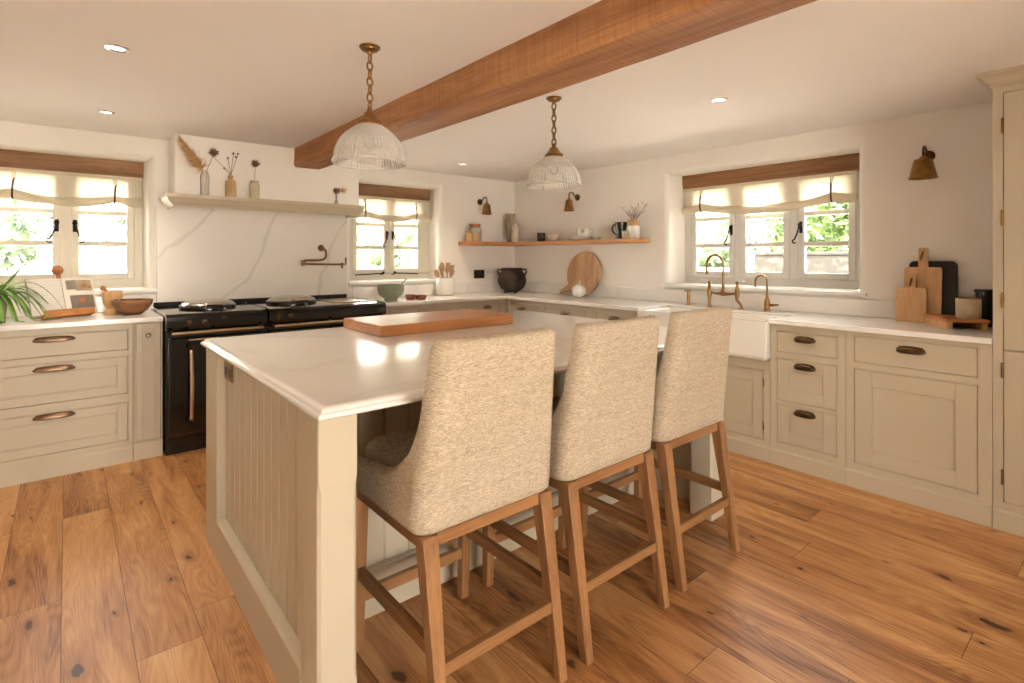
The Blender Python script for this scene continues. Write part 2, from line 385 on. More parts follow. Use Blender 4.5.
    def prism(s, poly, f0, f1):  # poly of (a,b); f(a,b,t)->xyz with t=0/1 via two functions
        return s.loops([[f0(a, b) for a, b in poly], [f1(a, b) for a, b in poly]])
    def build(s, name, mat, parent=None, ang=35, flat=False, origin='base'):
        off = Vector((0,0,0)); p = parent
        while p is not None: off += p.location; p = p.parent
        me = bpy.data.meshes.new(name)
        vs = [Vector(v)-off for v in s.v]
        loc = Vector((0,0,0))
        if parent is None and origin == 'base':
            loc = Vector(((min(v.x for v in vs)+max(v.x for v in vs))/2, (min(v.y for v in vs)+max(v.y for v in vs))/2, min(v.z for v in vs)))
            vs = [v-loc for v in vs]
        me.from_pydata([tuple(v) for v in vs], [], s.f)
        bm = bmesh.new(); bm.from_mesh(me)
        bmesh.ops.recalc_face_normals(bm, faces=bm.faces)
        bm.to_mesh(me); bm.free()
        if not flat:
            me.polygons.foreach_set('use_smooth', [True]*len(me.polygons)); me.set_sharp_from_angle(angle=math.radians(ang))
        me.materials.append(M[mat] if isinstance(mat, str) else mat)
        o = bpy.data.objects.new(name, me); o.location = loc; C.objects.link(o)
        if parent is not None: o.parent = parent
        return o
def tag(o, label=None, cat=None, group=None, kind=None):
    if label: o['label'] = label
    if cat: o['category'] = cat
    if group: o['group'] = group
    if kind: o['kind'] = kind
    return o
def thing(name, label, cat, loc=(0,0,0), group=None):
    o = bpy.data.objects.new(name, None); C.objects.link(o); o.location = loc; o.empty_display_size = .1
    return tag(o, label, cat, group)
def struct(name, loc=(0,0,0)):
    o = bpy.data.objects.new(name, None); C.objects.link(o); o.location = loc; o['kind'] = 'structure'; return o
def dup(o, label=None, loc=None, rotz=None, parent=None):
    c = o.copy(); C.objects.link(c); c.parent = parent
    if label: c['label'] = label
    if loc is not None: c.location = loc
    if rotz is not None: c.rotation_euler[2] = rotz
    for ch in list(o.children): dup(ch, parent=c)
    return c
def mod_bevel(o, w, seg=3):
    m = o.modifiers.new('bevel', 'BEVEL'); m.width = w; m.segments = seg; m.limit_method = 'ANGLE'; return o
def mod_sub(o, l=1):
    m = o.modifiers.new('sub', 'SUBSURF'); m.levels = l; m.render_levels = l; return o
def mod_solid(o, t, off=-1):
    m = o.modifiers.new('solid', 'SOLIDIFY'); m.thickness = t; m.offset = off; return o

# ------------------------------------------------------------------ room shell
XW, YW, ZC = 4.10, 4.83, 2.229
XL, YF = -1.35, -3.0
T = .34
def kd(o): o['kind'] = 'structure'; return o
def wall(name, mp, u0, u1, z0, z1, ops, mat='wall', thick=T, r=.035):
    """wall with splayed, softly rounded openings; ops = (front rect, back rect)"""
    mb = MB(mp)
    def grid(w, rects):
        us = sorted({u0, u1}|{a for q in rects for a in q[:2]}); zs = sorted({z0, z1}|{a for q in rects for a in q[2:]})
        for i in range(len(us)-1):
            for j in range(len(zs)-1):
                cu = (us[i]+us[i+1])/2; cz = (zs[j]+zs[j+1])/2
                if any(q[0] < cu < q[1] and q[2] < cz < q[3] for q in rects): continue
                mb.add([(us[i], w, zs[j]), (us[i+1], w, zs[j]), (us[i+1], w, zs[j+1]), (us[i], w, zs[j+1])], [(0,1,2,3)])
    grid(0, [(a[0]-r, a[1]+r, a[2]-r, a[3]+r) for a, b in ops]); grid(thick, [b for a, b in ops])
    for a, b in ops:
        rings = []
        for k in range(7):
            t = PI/2*k/6; o = r*(1-math.sin(t)); w = r*(1-math.cos(t))
            rings.append([(a[0]-o, w, a[2]-o), (a[1]+o, w, a[2]-o), (a[1]+o, w, a[3]+o), (a[0]-o, w, a[3]+o)])
        rings.append([(b[0], thick, b[2]), (b[1], thick, b[2]), (b[1], thick, b[3]), (b[0], thick, b[3])])
        mb.loops(rings, True, False, False)
    for a, b2 in (((u0, z0), (u1, z0)), ((u1, z0), (u1, z1)), ((u1, z1), (u0, z1)), ((u0, z1), (u0, z0))):
        mb.add([(a[0], 0, a[1]), (b2[0], 0, b2[1]), (b2[0], thick, b2[1]), (a[0], thick, a[1])], [(0,1,2,3)])
    return kd(mb.build(name, mat, ang=30))
mapB = lambda u, w, z: (u, YW+w, z)
mapR = lambda u, w, z: (XW+w, u, z)
mapF = lambda u, w, z: (u, YF-w, z)
mapL = lambda u, w, z: (XL-w, u, z)
SZ = 1.075   # sill level
wall('wall_back', mapB, XL-T, XW, 0, ZC, [((-.48, .472, SZ, 2.066), (-.465, .456, SZ, 2.078)), ((2.07, 3.055, SZ, 2.066), (2.12, 3.088, SZ, 2.078))], r=.05)
wall('wall_right', mapR, YF-T, YW+T, 0, ZC, [((1.238, 2.722, SZ, 2.066), (1.31, 2.71, SZ, 2.078))], r=.05)
wall('wall_front', mapF, XL-T, XW, 0, ZC, [((-.5, 1.2, .02, 2.08), (-.5, 1.2, .02, 2.08))], r=.01)
wall('wall_left', mapL, YF, YW, 0, ZC, [])
kd(MB().box(XL-T, XW+T, YF-T, YW+T, -.12, 0).build('floor', 'floor', origin='world'))
kd(MB().box(XL-T, XW+T, YF-T, YW+T, ZC, ZC+.25).build('ceiling', 'ceiling'))
kd(MB().box(.598, 2.003, 4.514, YW, 1.788, ZC, .006).build('wall_chimney_breast', 'wall'))
kd(MB().box(.522, 2.012, 4.80, YW, .96, 1.72).build('trim_1', 'marble'))

# ------------------------------------------------------------------ windows
def window(name, mp, u0, u1, cas, z0=1.09, z1=1.955, sill=None, lint='lintel', paint='grey_paint', stays=False):
    """frame between u0..u1, cas = list of (stile0, stile1) casements, mp(u, w, z) with w outward from the wall face"""
    W = struct(name, mp((u0+u1)/2, .28, 1.09))
    f = MB(mp); wi, wo = .27, .34
    f.box(u0, u1, wi, wo, z0, z0+.065, .004); f.box(u0, u1, wi, wo, z1-.022, z1, .004)
    es = [u0]+[x for c in cas for x in c]+[u1]
    for i in range(0, len(es), 2): f.box(es[i], es[i+1], wi, wo, z0+.065, z1-.022, 0)
    for i in range(0, len(es), 2): f.box(es[i]-(.014 if i else 0), es[i+1]+(.014 if i < len(es)-2 else 0), .314, wo-.002, z0+.06, z1-.02, 0)
    f.box(u0, u1, .314, wo-.002, z0+.06, z0+.084, 0); f.box(u0, u1, .314, wo-.002, z1-.04, z1-.02, 0)
    f.build('window_frame', paint, W)
    for k, (a, b) in enumerate(cas):
        c = MB(mp); s = .046; ci, co = .262, .31; a += .003; b -= .003; lo = z0+.068; hi = z1-.025
        c.box(a, a+s, ci, co, lo, hi, .005); c.box(b-s, b, ci, co, lo, hi, .005)
        c.box(a+s, b-s, ci, co, lo, 1.205, .005); c.box(a+s, b-s, ci, co, hi-.03, hi, .005)
        for z in (1.43, 1.665): c.box(a+s, b-s, ci+.006, co, z-.018, z+.018, .005)
        co_ = c.build('casement', paint, W)
        g = MB(mp); g.box(a+s-.004, b-s+.004, .288, .292, 1.20, hi-.026); g.build('pane', 'glass', co_)
        # iron fastener with curled tail
    return W
def fastener(W, mp, u, side, z=1.56):
    m = MB(mp); w = .256
    m.box(u-.012, u+.012, w, w+.008, z-.045, z+.045, .004)
    m.sphere((u, w-.012, z+.02), .016)
    pts = []
    for i in range(15):
        t = i/14
        pts.append((u+side*(.004+.035*t*t), w-.022-.006*math.sin(t*PI), z+.02-.115*t))
    for i in range(8):
        a = i/7*PI*1.3
        pts.append((u+side*(.039+.014*math.sin(a)), w-.02, z-.095-.014+.014*math.cos(a)))
    m.tube(pts, .0055, 6); m.build('window_fastener', 'iron', W)
def stay(W, mp, u0, u1, z=1.15):
    m = MB(mp); m.tube([(u0, .245, z), (u1, .245, z+.012)], .006, 6); m.sphere((u1, .242, z+.018), .014); m.sphere((u0, .245, z), .008); m.box(u1-.03, u1+.0, .25, .262, z-.004, z+.006)
    m.build('window_stay', 'iron', W)
w1 = window('window_1', mapB, -.47, .458, [(-.42, -.032), (.022, .405)], paint='paint_light')
w2 = window('window_2', mapB, 2.12, 3.095, [(2.19, 2.585), (2.605, 2.985)], paint='paint_light')
w3 = window('window_3', mapR, 1.31, 2.715, [(1.325, 1.725), (1.785, 2.187), (2.235, 2.645)])
fastener(w1, mapB, -.058, -1); fastener(w1, mapB, .045, 1)
fastener(w2, mapB, 2.565, -1); fastener(w2, mapB, 2.632, 1)
fastener(w3, mapR, 2.262, 1); fastener(w3, mapR, 1.70, 1)
stay(w2, mapB, 2.22, 2.52); stay(w2, mapB, 2.92, 2.65)
def sill(W, mp, u0, u1, b0, b1):
    m = MB(mp); z0, z1 = 1.062, 1.09
    m.loops([[(u0-.01, -.022, z), (u1+.01, -.022, z), (u1+.01, .0, z), (b1, .275, z), (b0, .275, z), (u0-.01, .0, z)] for z in (z0, z1)])
    o = m.build('window_sill', 'white', W); mod_bevel(o, .005, 2)
sill(w1, mapB, -.53, .53, -.465, .455); sill(w2, mapB, 2.05, 3.08, 2.12, 3.09); sill(w3, mapR, 1.19, 2.755, 1.32, 2.73)
def lintel(W, mp, u0, u1, mat):
    m = MB(mp); n = 14; rings = []
    for i in range(n+1):
        u = u0+(u1-u0)*i/n; j = lambda s: s*(R.random()-.5)
        rings.append([(u, .25+j(.006), 1.950+j(.004)), (u, .243+j(.006), 1.963+j(.004)), (u, .24+j(.006), 1.972+j(.003)), (u, .232+j(.006), 1.978+j(.003)), (u, .228+j(.006), 2.078), (u, .34, 2.078), (u, .34, 1.956)])
    m.loops(rings); return m.build('oak_lintel', mat, W)
lintel(w1, mapB, -.47, .46, 'lintel'); lintel(w2, mapB, 2.10, 3.075, 'lintel'); lintel(w3, mapR, 1.27, 2.714, 'lintel_y')

# front (garden) doors behind the camera and side window
d1 = struct('door_1', (.35, YF-.2, 0)); m = MB(mapF)
for u in (-.5, .32, 1.14): m.box(u, u+.06, .15, .22, .09, 2.0, .004)
m.box(-.5, 1.2, .15, .22, .02, .09); m.box(-.5, 1.2, .15, .22, 2.0, 2.08); m.build('door_frame', 'paint_light', d1)
for u in (-.445, .375): m = MB(mapF); m.box(u, u+.77, .18, .186, .085, 2.005); m.build('pane', 'glass', d1)

# roman blinds ---------------------------------------------------------
def blind(label, mp, u0, u1, straps, wv, group='linen roman blinds', ph=0):
    B = thing('roman_blind', label, 'blind', mp((u0+u1)/2, .23, 1.70), group)
    mp0 = mp; mp = lambda u, w, z: mp0(u, w+.088, z)
    n = 60; us = [u0+(u1-u0)*i/n for i in range(n+1)]
    s0, s1 = straps
    def sag(u):   # lower edge of the gathered cloth
        if s0 <= u <= s1: t = (u-s0)/(s1-s0); return -wv*math.sin(PI*t)**.8
        d = (s0-u) if u < s0 else (u-s1); return -.02*min(1, d/.1)
    def puff(u): return .010*math.sin(13*u+ph)+.006*math.sin(31*u+ph*2)
    m = MB(mp); rings = []
    for k in range(9):
        t = k/8; z = 1.944-(1.944-1.77)*t
        rings.append([(u, .142-puff(u)*t+.006*math.sin(7*u)*t, z+(sag(u)+.03)*t*.9) for u in us])
    m.loops(rings, False, False, False); o = m.build('blind_cloth', 'linen', B, ang=80); mod_solid(o, .002)
    m = MB(mp); rings = []
    for u in us:
        zc = 1.772+sag(u); ring = []; hh = .032+.004*math.sin(17*u+ph)
        for a in range(12):
            t = 2*PI*a/12; ring.append((u, .128-puff(u)*.6+.022*math.cos(t), zc+hh*math.sin(t)))
        rings.append(ring)
    m.loops(rings); m.build('gathered_roll', 'linen2', B, ang=80)
    m = MB(mp); m.box(u0, u1, .122, .15, 1.926, 1.949, .004); m.build('head_batten', 'linen2', B)
    for s in straps:
        m = MB(mp); zc = 1.772+sag(s)
        m.tube([(s+.008, .124, 1.878), (s+.003, .110, 1.85), (s, .098, zc+.03), (s-.001, .096, zc), (s-.001, .102, zc-.036), (s, .13, zc-.042), (s, .152, zc-.02)], .0065, 6)
        m.build('leather_strap', 'leather', B)
        m = MB(mp); m.tube([(s-.012, .13, 1.94), (s-.004, .122, 1.905), (s+.006, .12, 1.86)], .005, 5); m.tube([(s+.014, .13, 1.94), (s+.010, .122, 1.88)], .005, 5); m.build('linen_tie', 'linen2', B)
    return B
blind('linen roman blind over the left-hand window behind the cookbook', mapB, -.462, .452, (-.29, .278), .042)
blind('small linen roman blind over the window beside the cooker, partly behind the mantel', mapB, 2.12, 3.055, (2.30, 2.883), .042, ph=1.3)
blind('wide linen roman blind over the window above the sink', mapR, 1.30, 2.70, (1.465, 2.514), .058, ph=2.2)

# ceiling beam --------------------------------------------------------
m = MB(); rings = []; n = 40
for i in range(n+1):
    y = -2.99+(4.511+2.99)*i/n; j = lambda s: s*(R.random()-.5)
    wr = .02*math.sin(y*1.1)
    rings.append([(1.440+j(.006), y, 2.2288), (1.438+j(.006), y, 2.093), (1.450+j(.004), y, 2.076+j(.003)), (1.660+wr+j(.004), y, 2.074+j(.003)), (1.675+wr+j(.004), y, 2.088), (1.675+wr+j(.005), y, 2.2288)])
m.loops(rings); tag(m.build('ceiling_beam', 'beam', ang=25), 'long rough-sawn oak beam running across the white ceiling', 'beam')

# downlights ----------------------------------------------------------
def downlight(x, y, label, first=[None]):
    if first[0] is None:
        t = thing('ceiling_spotlight', label, 'light', (0,0,0), 'recessed ceiling spotlights')
        MB().lathe([(.031, -.002), (.033, -.006), (.043, -.005), (.046, 0)], seg=28).build('trim_ring', 'chrome', t)
        MB().lathe([(.0005, -.0015), (.031, -.0015)], seg=24).build('lens', 'lamp_on', t)
        first[0] = t
    else: t = dup(first[0], label)
    t.location = (x, y, ZC); return t
downlight(.165, 2.843, 'recessed spotlight in the ceiling at upper left, nearest of the two left ones')
downlight(.185, 4.138, 'recessed ceiling spotlight just in front of the left window wall')
downlight(2.867, 1.555, 'recessed ceiling spotlight to the right of the oak beam, in front of the sink window')
downlight(2.928, 4.217, 'tiny recessed ceiling spotlight near the corner, between the two pendants')

# pendants ------------------------------------------------------------
def pendant(label):
    P = thing('pendant_light', label, 'pendant lamp', (0,0,0), 'glass pendants over the island')
    z = 0  # ceiling
    MB().lathe([(.044, 0), (.044, -.006), (.036, -.008), (.034, -.016), (.014, -.022), (.009, -.035), (.0005, -.036)], seg=28, cap0=True).build('ceiling_rose', 'brass', P)
    m = MB(); n = 7; z0, z1 = -.032, -.268; L = (z0-z1)/n
    for i in range(n):
        c = z0-L*(i+.5); h = L*.62; w = .012; pts = []
        for k in range(16):
            a = 2*PI*k/16; px = w*math.cos(a)*(1.0); pz = h*math.sin(a)
            pts.append((px, 0, c+pz) if i % 2 else (0, px, c+pz))
        m.tube(pts, .0041, 6, closed=True)
    m.build('chain', 'brass', P)
    MB().lathe([(.006, -.258), (.012, -.268), (.012, -.276), (.022, -.283), (.030, -.300), (.040, -.312), (.052, -.322), (.054, -.333), (.050, -.338)], seg=32, cap0=True, cap1=True).build('gallery', 'brass', P)
    kp = [(0, .040), (.06, .056), (.15, .074), (.3, .102), (.5, .127), (.75, .143), (1, .149)]; prof = []
    for i in range(19):
        t = i/18
        for (a, p), (b, q) in zip(kp, kp[1:]):
            if t <= b+1e-9: prof.append((p+(q-p)*(t-a)/(b-a), -.334-.152*t)); break
    prof += [(.153, prof[-1][1]-.006), (.154, prof[-1][1]-.014), (.148, prof[-1][1]-.016)]
    g = MB().lathe(prof, seg=128, flute=-.02).build('glass_shade', 'shade', P, ang=11)
    mod_solid(g, .004, 1)
    MB().lathe([(.012, -.338), (.014, -.36), (.012, -.385), (.0005, -.385)], seg=16, cap0=True).build('lamp_holder', 'brass', P)
    pr = [(.010, -.385)]+[(.031*math.sin(.35+t*.28), -.425-.033*(-math.cos(.35+t*.28))*-1) for t in range(0, 1)]
    MB().sphere((0, 0, -.41), .024, sz=1.15).build('bulb', 'glass', P)
    return P
p1 = pendant('clear ribbed glass pendant nearer the camera, left of the oak beam'); p1.location = (.995, 2.131, ZC)
p2 = dup(p1, 'clear ribbed glass pendant on the right of the oak beam, above the third stool', (2.111, 2.141, ZC), .4)
MB().tube([(0, 0, -.235), (.02, 0, -.232), (.045, 0, -.234)], .0035, 6).build('chain_hook', 'brass', p1) if False else None

# wall lamps ----------------------------------------------------------
def wall_lamp(label, k=1):
    # mounted at origin, wall behind (+y), projecting to -y
    W = thing('wall_lamp', label, 'wall lamp', (0,0,0), 'brass wall lamps')
    MB().lathe([(.034, 0), (.034, .006), (.028, .012), (.014, .016), (.012, .03), (.0005, .032)], (0, 0, 0), 24, (0, -1, 0), cap0=True).build('wall_plate', 'bronze', W)
    pts = [(0, -.02, 0), (0, -.05, .0)]
    for i in range(11):
        a = -PI/2*.8+i/10*(PI*1.3)
        pts.append((0, -.085-.0-.035*math.sin(a-.2)*.9-.01*i/10, .03+.03*math.sin(a+.1)*(1 if i < 7 else .9)))
    pts = [(0, -.02, 0), (0, -.045, .012), (0, -.062, .030), (0, -.08, .044), (0, -.10, .048), (0, -.118, .040), (0, -.128, .022), (0, -.13, .0), (0, -.13, -.02)]
    MB().tube(pts, .0065, 8).build('arm', 'bronze', W)
    MB().lathe([(.010, -.015), (.018, -.02), (.020, -.032), (.033*k, -.036), (.036*k, -.044), (.053*k, -.145), (.057*k, -.15), (.053*k, -.149), (.033*k, -.048), (.005, -.044)], (0, -.13, 0), 32, cap0=True).build('lamp_shade', 'brass', W)
    MB().sphere((0, -.13, -.1), .02).build('bulb', 'ceramic', W)
    return W
wl = wall_lamp('brass wall lamp on the back wall above the glass jars'); wl.location = (3.585, YW, 1.955)
dup(wl, 'brass wall lamp on the right wall above the middle of the oak shelf', (XW, 3.805, 1.955), -PI/2)
w3_ = wall_lamp('brass wall lamp on the right wall between the sink window and the tall cupboard', 1.32); w3_.location = (XW, .85, 1.955); w3_.rotation_euler[2] = -PI/2

# ------------------------------------------------------------------ cabinets
mC = lambda u, w, z: (u, 4.233-w, z)     # back run, w toward the room
mD = lambda u, w, z: (3.483-w, u, z)     # right run
def cup_handle(parent, mp, u, z, L=.10, h=.024, mat='handle'):
    m = MB(mp); n = 24; prof = 9; rings = []
    for i in range(n+1):
        a = -1+2*i/n; k = (1-abs(a)**3.2)**.5 if abs(a) < 1 else 0; k = max(k, .04)
        ring = []
        for j in range(prof+1):
            t = j/prof*PI*.62
            ring.append((u+a*L/2, .001+.026*k*math.sin(t)*1.0, z-.004+h*k*math.cos(t)))
        rings.append(ring)
    m.loops(rings, False, False, False)
    o = m.build('cup_handle', mat, parent, ang=60); mod_solid(o, .0025, 1)
    m = MB(mp)
    m.box(u-L/2+.012, u+L/2-.012, 0, .002, z-.008, z+h*.8, .001); m.build('handle_plate', mat, o)
    return o
def front(parent, kind, mp, u0, u1, z0, z1, style='shaker', fw=.062, label=None):
    """inset door / drawer front, face at w=-.002"""
    g = .0022; a, b, c, d = u0+g, u1-g, z0+g, z1-g; m = MB(mp); f = -.002
    if style == 'slab': m.box(a, b, -.022, f, c, d, .0015)
    else:
        m.box(a, a+fw, -.022, f, c, d, .0015); m.box(b-fw, b, -.022, f, c, d, .0015)
        m.box(a+fw, b-fw, -.022, f, c, c+fw, .0015); m.box(a+fw, b-fw, -.022, f, d-fw, d, .0015)
        m.box(a+fw-.002, b-fw+.002, -.022, f-.008, c+fw-.002, d-fw+.002)
        q = .008  # inner moulding
        for e in ((a+fw, a+fw+q, c+fw, d-fw), (b-fw-q, b-fw, c+fw, d-fw), (a+fw, b-fw, c+fw, c+fw+q), (a+fw, b-fw, d-fw-q, d-fw)):
            m.box(e[0], e[1], -.015, f-.004, e[2], e[3], .002)
    return m.build(kind, 'paint', parent)
def bead(mb, u0, u1, z0, z1, t=.007, p=.003):
    mb.box(u0-t, u0, -.002, p, z0-t, z1+t, .0015); mb.box(u1, u1+t, -.002, p, z0-t, z1+t, .0015)
    mb.box(u0, u1, -.002, p, z0-t, z0, .0015); mb.box(u0, u1, -.002, p, z1, z1+t, .0015)
def cabinet(name, label, cat, mp, u0, u1, openings, top=.899, depth=.565, group=None, plinth=.10, noface=False):
    K = thing(name, label, cat, mp((u0+u1)/2, -depth/2, 0), group)
    e = .0012; a, b = u0+e, u1-e
    m = MB(mp); m.box(a, b, -depth, -.0245, .02, top, 0); m.build('carcass', 'gap' if False else 'paint', K)
    m = MB(mp)
    us = sorted({a, b}|{x for o in openings for x in o[:2]}); zs = sorted({.02, top}|{x for o in openings for x in o[2:4]})
    for i in range(len(us)-1):
        j = 0
        while j < len(zs)-1:
            cu = (us[i]+us[i+1])/2
            free = lambda q: not any(o[0] < cu < o[1] and o[2] < (zs[q]+zs[q+1])/2 < o[3] for o in openings)
            if free(j):
                k = j
                while k+1 < len(zs)-1 and free(k+1): k += 1
                m.box(us[i], us[i+1], -.024, 0, zs[j], zs[k+1]); j = k+1
            else: j += 1
    for o in openings: bead(m, *o[:4])
    m.build('face_frame', 'paint', K)
    if plinth:
        m = MB(mp); m.box(a, b, -.01, .012, .0, plinth-.012, 0)
        m.loops([[(u, 0, plinth), (u, .004, plinth), (u, .012, plinth-.012), (u, 0, plinth-.012)] for u in (a, b)])
        m.build('plinth', 'paint', K)
    return K
# left drawers
def left_drawers(u0, u1, label):
    a, b = u0+.03, u1-.026
    ops = [(a, b, .729, .859), (a, b, .446, .686), (a, b, .141, .387)]
    K = cabinet('drawer_cabinet', label, 'cabinet', mC, u0, u1, ops, plinth=.104)
    for i, o in enumerate(ops):
        d = front(K, 'drawer_front', mC, *o, style='slab' if i == 0 else 'shaker', fw=.052)
        cup_handle(d, mC, (a+b)/2, (.83, .652, .367)[i], .195, .022)
    return K
left_drawers(-.452, .329, 'wide three-drawer cabinet under the left window, left of the cooker')
left_drawers(-1.24, -.453, 'three-drawer cabinet at the far left end of the worktop')
K = cabinet('narrow_cabinet', 'narrow pull-out cabinet with a small round knob beside the cooker', 'cabinet', mC, .33, .492, [(.343, .481, .112, .892)], plinth=.104)
d = MB(mC); a, b, c, e = .3452, .4788, .1142, .8898
for q in ((a, a+.034, c, e), (b-.034, b, c, e), (a+.034, b-.034, c, c+.05), (a+.034, b-.034, e-.035, e), (a+.034, b-.034, .70, .735)): d.box(q[0], q[1], -.022, -.002, q[2], q[3], .0015)
d.box(a+.03, b-.03, -.022, -.011, c+.04, e-.03); d = d.build('door', 'paint', K)
MB().lathe([(.006, 0), (.006, .012), (.015, .018), (.016, .024), (.010, .03), (.0005, .031)], mC(.412, -.010, .81), 20, (0,-1,0)).build('knob', 'handle', d)

# back run to the right of the cooker
K = cabinet('base_cabinet', 'cabinet on the back wall beside the cooker, under the green bowl', 'cabinet', mC, 2.075, 3.02, [(2.14, 2.45, .14, .865), (2.50, 2.98, .72, .865), (2.50, 2.98, .14, .68)], plinth=.104)
front(K, 'door', mC, 2.14, 2.45, .14, .865); d = front(K, 'drawer_front', mC, 2.50, 2.98, .72, .865, 'slab'); cup_handle(d, mC, 2.74, .815, .12, .02)
front(K, 'door', mC, 2.50, 2.98, .14, .68)
K = cabinet('base_cabinet', 'small cabinet in the corner of the back wall, under the wall socket', 'cabinet', mC, 3.02, 3.483, [(3.06, 3.41, .72, .865), (3.06, 3.41, .14, .68)], plinth=.104)
d = front(K, 'drawer_front', mC, 3.06, 3.41, .72, .865, 'shaker', .02); cup_handle(d, mC, 3.235, .825, .10, .022); front(K, 'door', mC, 3.06, 3.41, .14, .68)
# right run
RUN = [(3.695, 4.233, 3.73, 4.18, 'cabinet in the right-hand run nearest the corner, under the cauldron'), (3.075, 3.695, 3.11, 3.66, 'cabinet in the right-hand run under the round wooden board'), (2.565, 3.075, 2.60, 3.04, 'cabinet in the right-hand run just left of the sink')]
for u0, u1, a, b, lab in RUN:
    K = cabinet('base_cabinet', lab, 'cabinet', mD, u0, u1, [(a, b, .72, .865), (a, b, .14, .68)], plinth=.104)
    d = front(K, 'drawer_front', mD, a, b, .72, .865, 'shaker', .02)
    cup_handle(d, mD, 3.99 if u0 > 3.6 else (a+b)/2, .815, .11, .022); front(K, 'door', mD, a, b, .14, .68)
K = cabinet('sink_cabinet', 'low double-door cabinet under the white butler sink', 'cabinet', mD, 1.5445, 2.565, [(1.587, 2.03, .134, .584), (2.07, 2.515, .134, .584)], top=.6535, plinth=.10)
for a, b, s in ((1.587, 2.03, 0), (2.07, 2.515, 1)):
    d = front(K, 'door', mD, a, b, .134, .584, fw=.07)
    for z in (.20, .48):
        u = a if s == 0 else b
        MB().cyl(mD(u, .004, z), mD(u, .004, z+.055), .0045).build('hinge', 'handle', d)
ops = [(1.157, 1.502, .725, .854), (1.157, 1.502, .417, .683), (1.157, 1.502, .147, .391)]
K = cabinet('drawer_cabinet', 'three-drawer cabinet with dark cup handles right of the sink', 'cabinet', mD, 1.110, 1.5445, ops)
for i, o in enumerate(ops):
    d = front(K, 'drawer_front', mD, *o, style='slab' if i == 0 else 'shaker', fw=.07)
    cup_handle(d, mD, 1.335, (.814, .645, .355)[i], .122, .026, 'bronze')
ops = [(.525, 1.067, .725, .872), (.525, 1.067, .140, .683)]
K = cabinet('dishwasher_cabinet', 'wide cabinet with one drawer-style panel over a large square door, next to the tall cupboard', 'cabinet', mD, .4705, 1.110, ops)
d = front(K, 'drawer_front', mD, *ops[0], style='slab'); cup_handle(d, mD, .80, .822, .13, .026, 'bronze')
front(K, 'door', mD, *ops[1], fw=.085)

# tall cupboard
K = thing('tall_cupboard', 'tall pale cupboard with cornice at the right edge of the room', 'cupboard', (3.78, 0, 0))
m = MB(mD); m.box(-.85, .4690, -.6, -.0245, .02, 2.17, 0); m.build('carcass', 'paint', K)
m = MB(mD)
for u0, u1, z0, z1 in ((.432, .4690, .02, 2.17), (-.19, -.13, .02, 2.17), (-.85, -.80, .02, 2.17), (-.80, .432, .02, .136), (-.80, .432, 2.128, 2.17)): m.box(u0, u1, -.024, 0, z0, z1, 0)
m.build('face_frame', 'paint', K)
m = MB(mD); m.box(-.85, .4690, -.01, .012, 0, .088, 0); m.loops([[(u, 0, .10), (u, .004, .10), (u, .012, .088), (u, 0, .088)] for u in (-.85, .4690)]); m.build('plinth', 'paint', K)
for a, b in ((-.13, .432), (-.80, -.19)):
    d = front(K, 'upper_door', mD, a, b, .876, 2.128, fw=.075); e = front(K, 'lower_door', mD, a, b, .136, .872, fw=.075)
    u = b if a > -.5 else a
    for z in (1.08, 1.48, 1.93): MB().cyl(mD(u+.002, .003, z), mD(u+.002, .003, z+.075), .0055).build('hinge', 'brass', d)
    for z in (.22, .74): MB().cyl(mD(u+.002, .003, z), mD(u+.002, .003, z+.075), .0055).build('hinge', 'handle', e)
# cornice swept along front and returned at the side
prof = [(0, 2.16), (.008, 2.16), (.010, 2.172), (.026, 2.186), (.036, 2.204), (.056, 2.214), (.060, 2.228), (0, 2.228)]
m = MB(mD); m.loops([[(-.85, w, z) for w, z in prof], [(.4690+0*w+w, w, z) for w, z in prof], [(.4690+w, -.6, z) for w, z in prof]]); m.build('cornice', 'paint', K)

# ------------------------------------------------------------------ worktops
def edge_profile(t0=.90, t1=.93): return t0, t1
m = MB(); m.box(-1.345, .494, 4.207, 4.829, .90, .93, .004); wt = m.build('worktop', 'quartz')
tag(wt, 'white quartz worktop on the drawers under the left window', 'worktop')
m = MB(); poly = [(2.074, 4.829), (2.074, 4.207), (3.457, 4.207), (3.457, 2.557), (3.857, 2.557), (3.857, 1.5465), (3.457, 1.5465), (3.457, .4705), (4.099, .4705), (4.099, 4.829)]
m.loops([[(x, y, z) for x, y in poly] for z in (.90, .93)]); wt2 = m.build('worktop', 'quartz', ang=20); mod_bevel(wt2, .004, 2)
tag(wt2, 'long L-shaped white quartz worktop running round the corner and past the sink', 'worktop')
m = MB(); m.box(3.40, 4.078, 4.808, 4.8285, .9305, 1.045, .003); m.box(2.074, 3.40, 4.808, 4.8285, .9305, 1.045, .003); m.box(4.078, 4.0985, .471, 4.8285, .9305, 1.045, .003); m.build('upstand', 'quartz', wt2)
m = MB(); m.box(-1.345, .52, 4.808, 4.8285, .9305, 1.045, .003); m.build('upstand', 'quartz', wt)

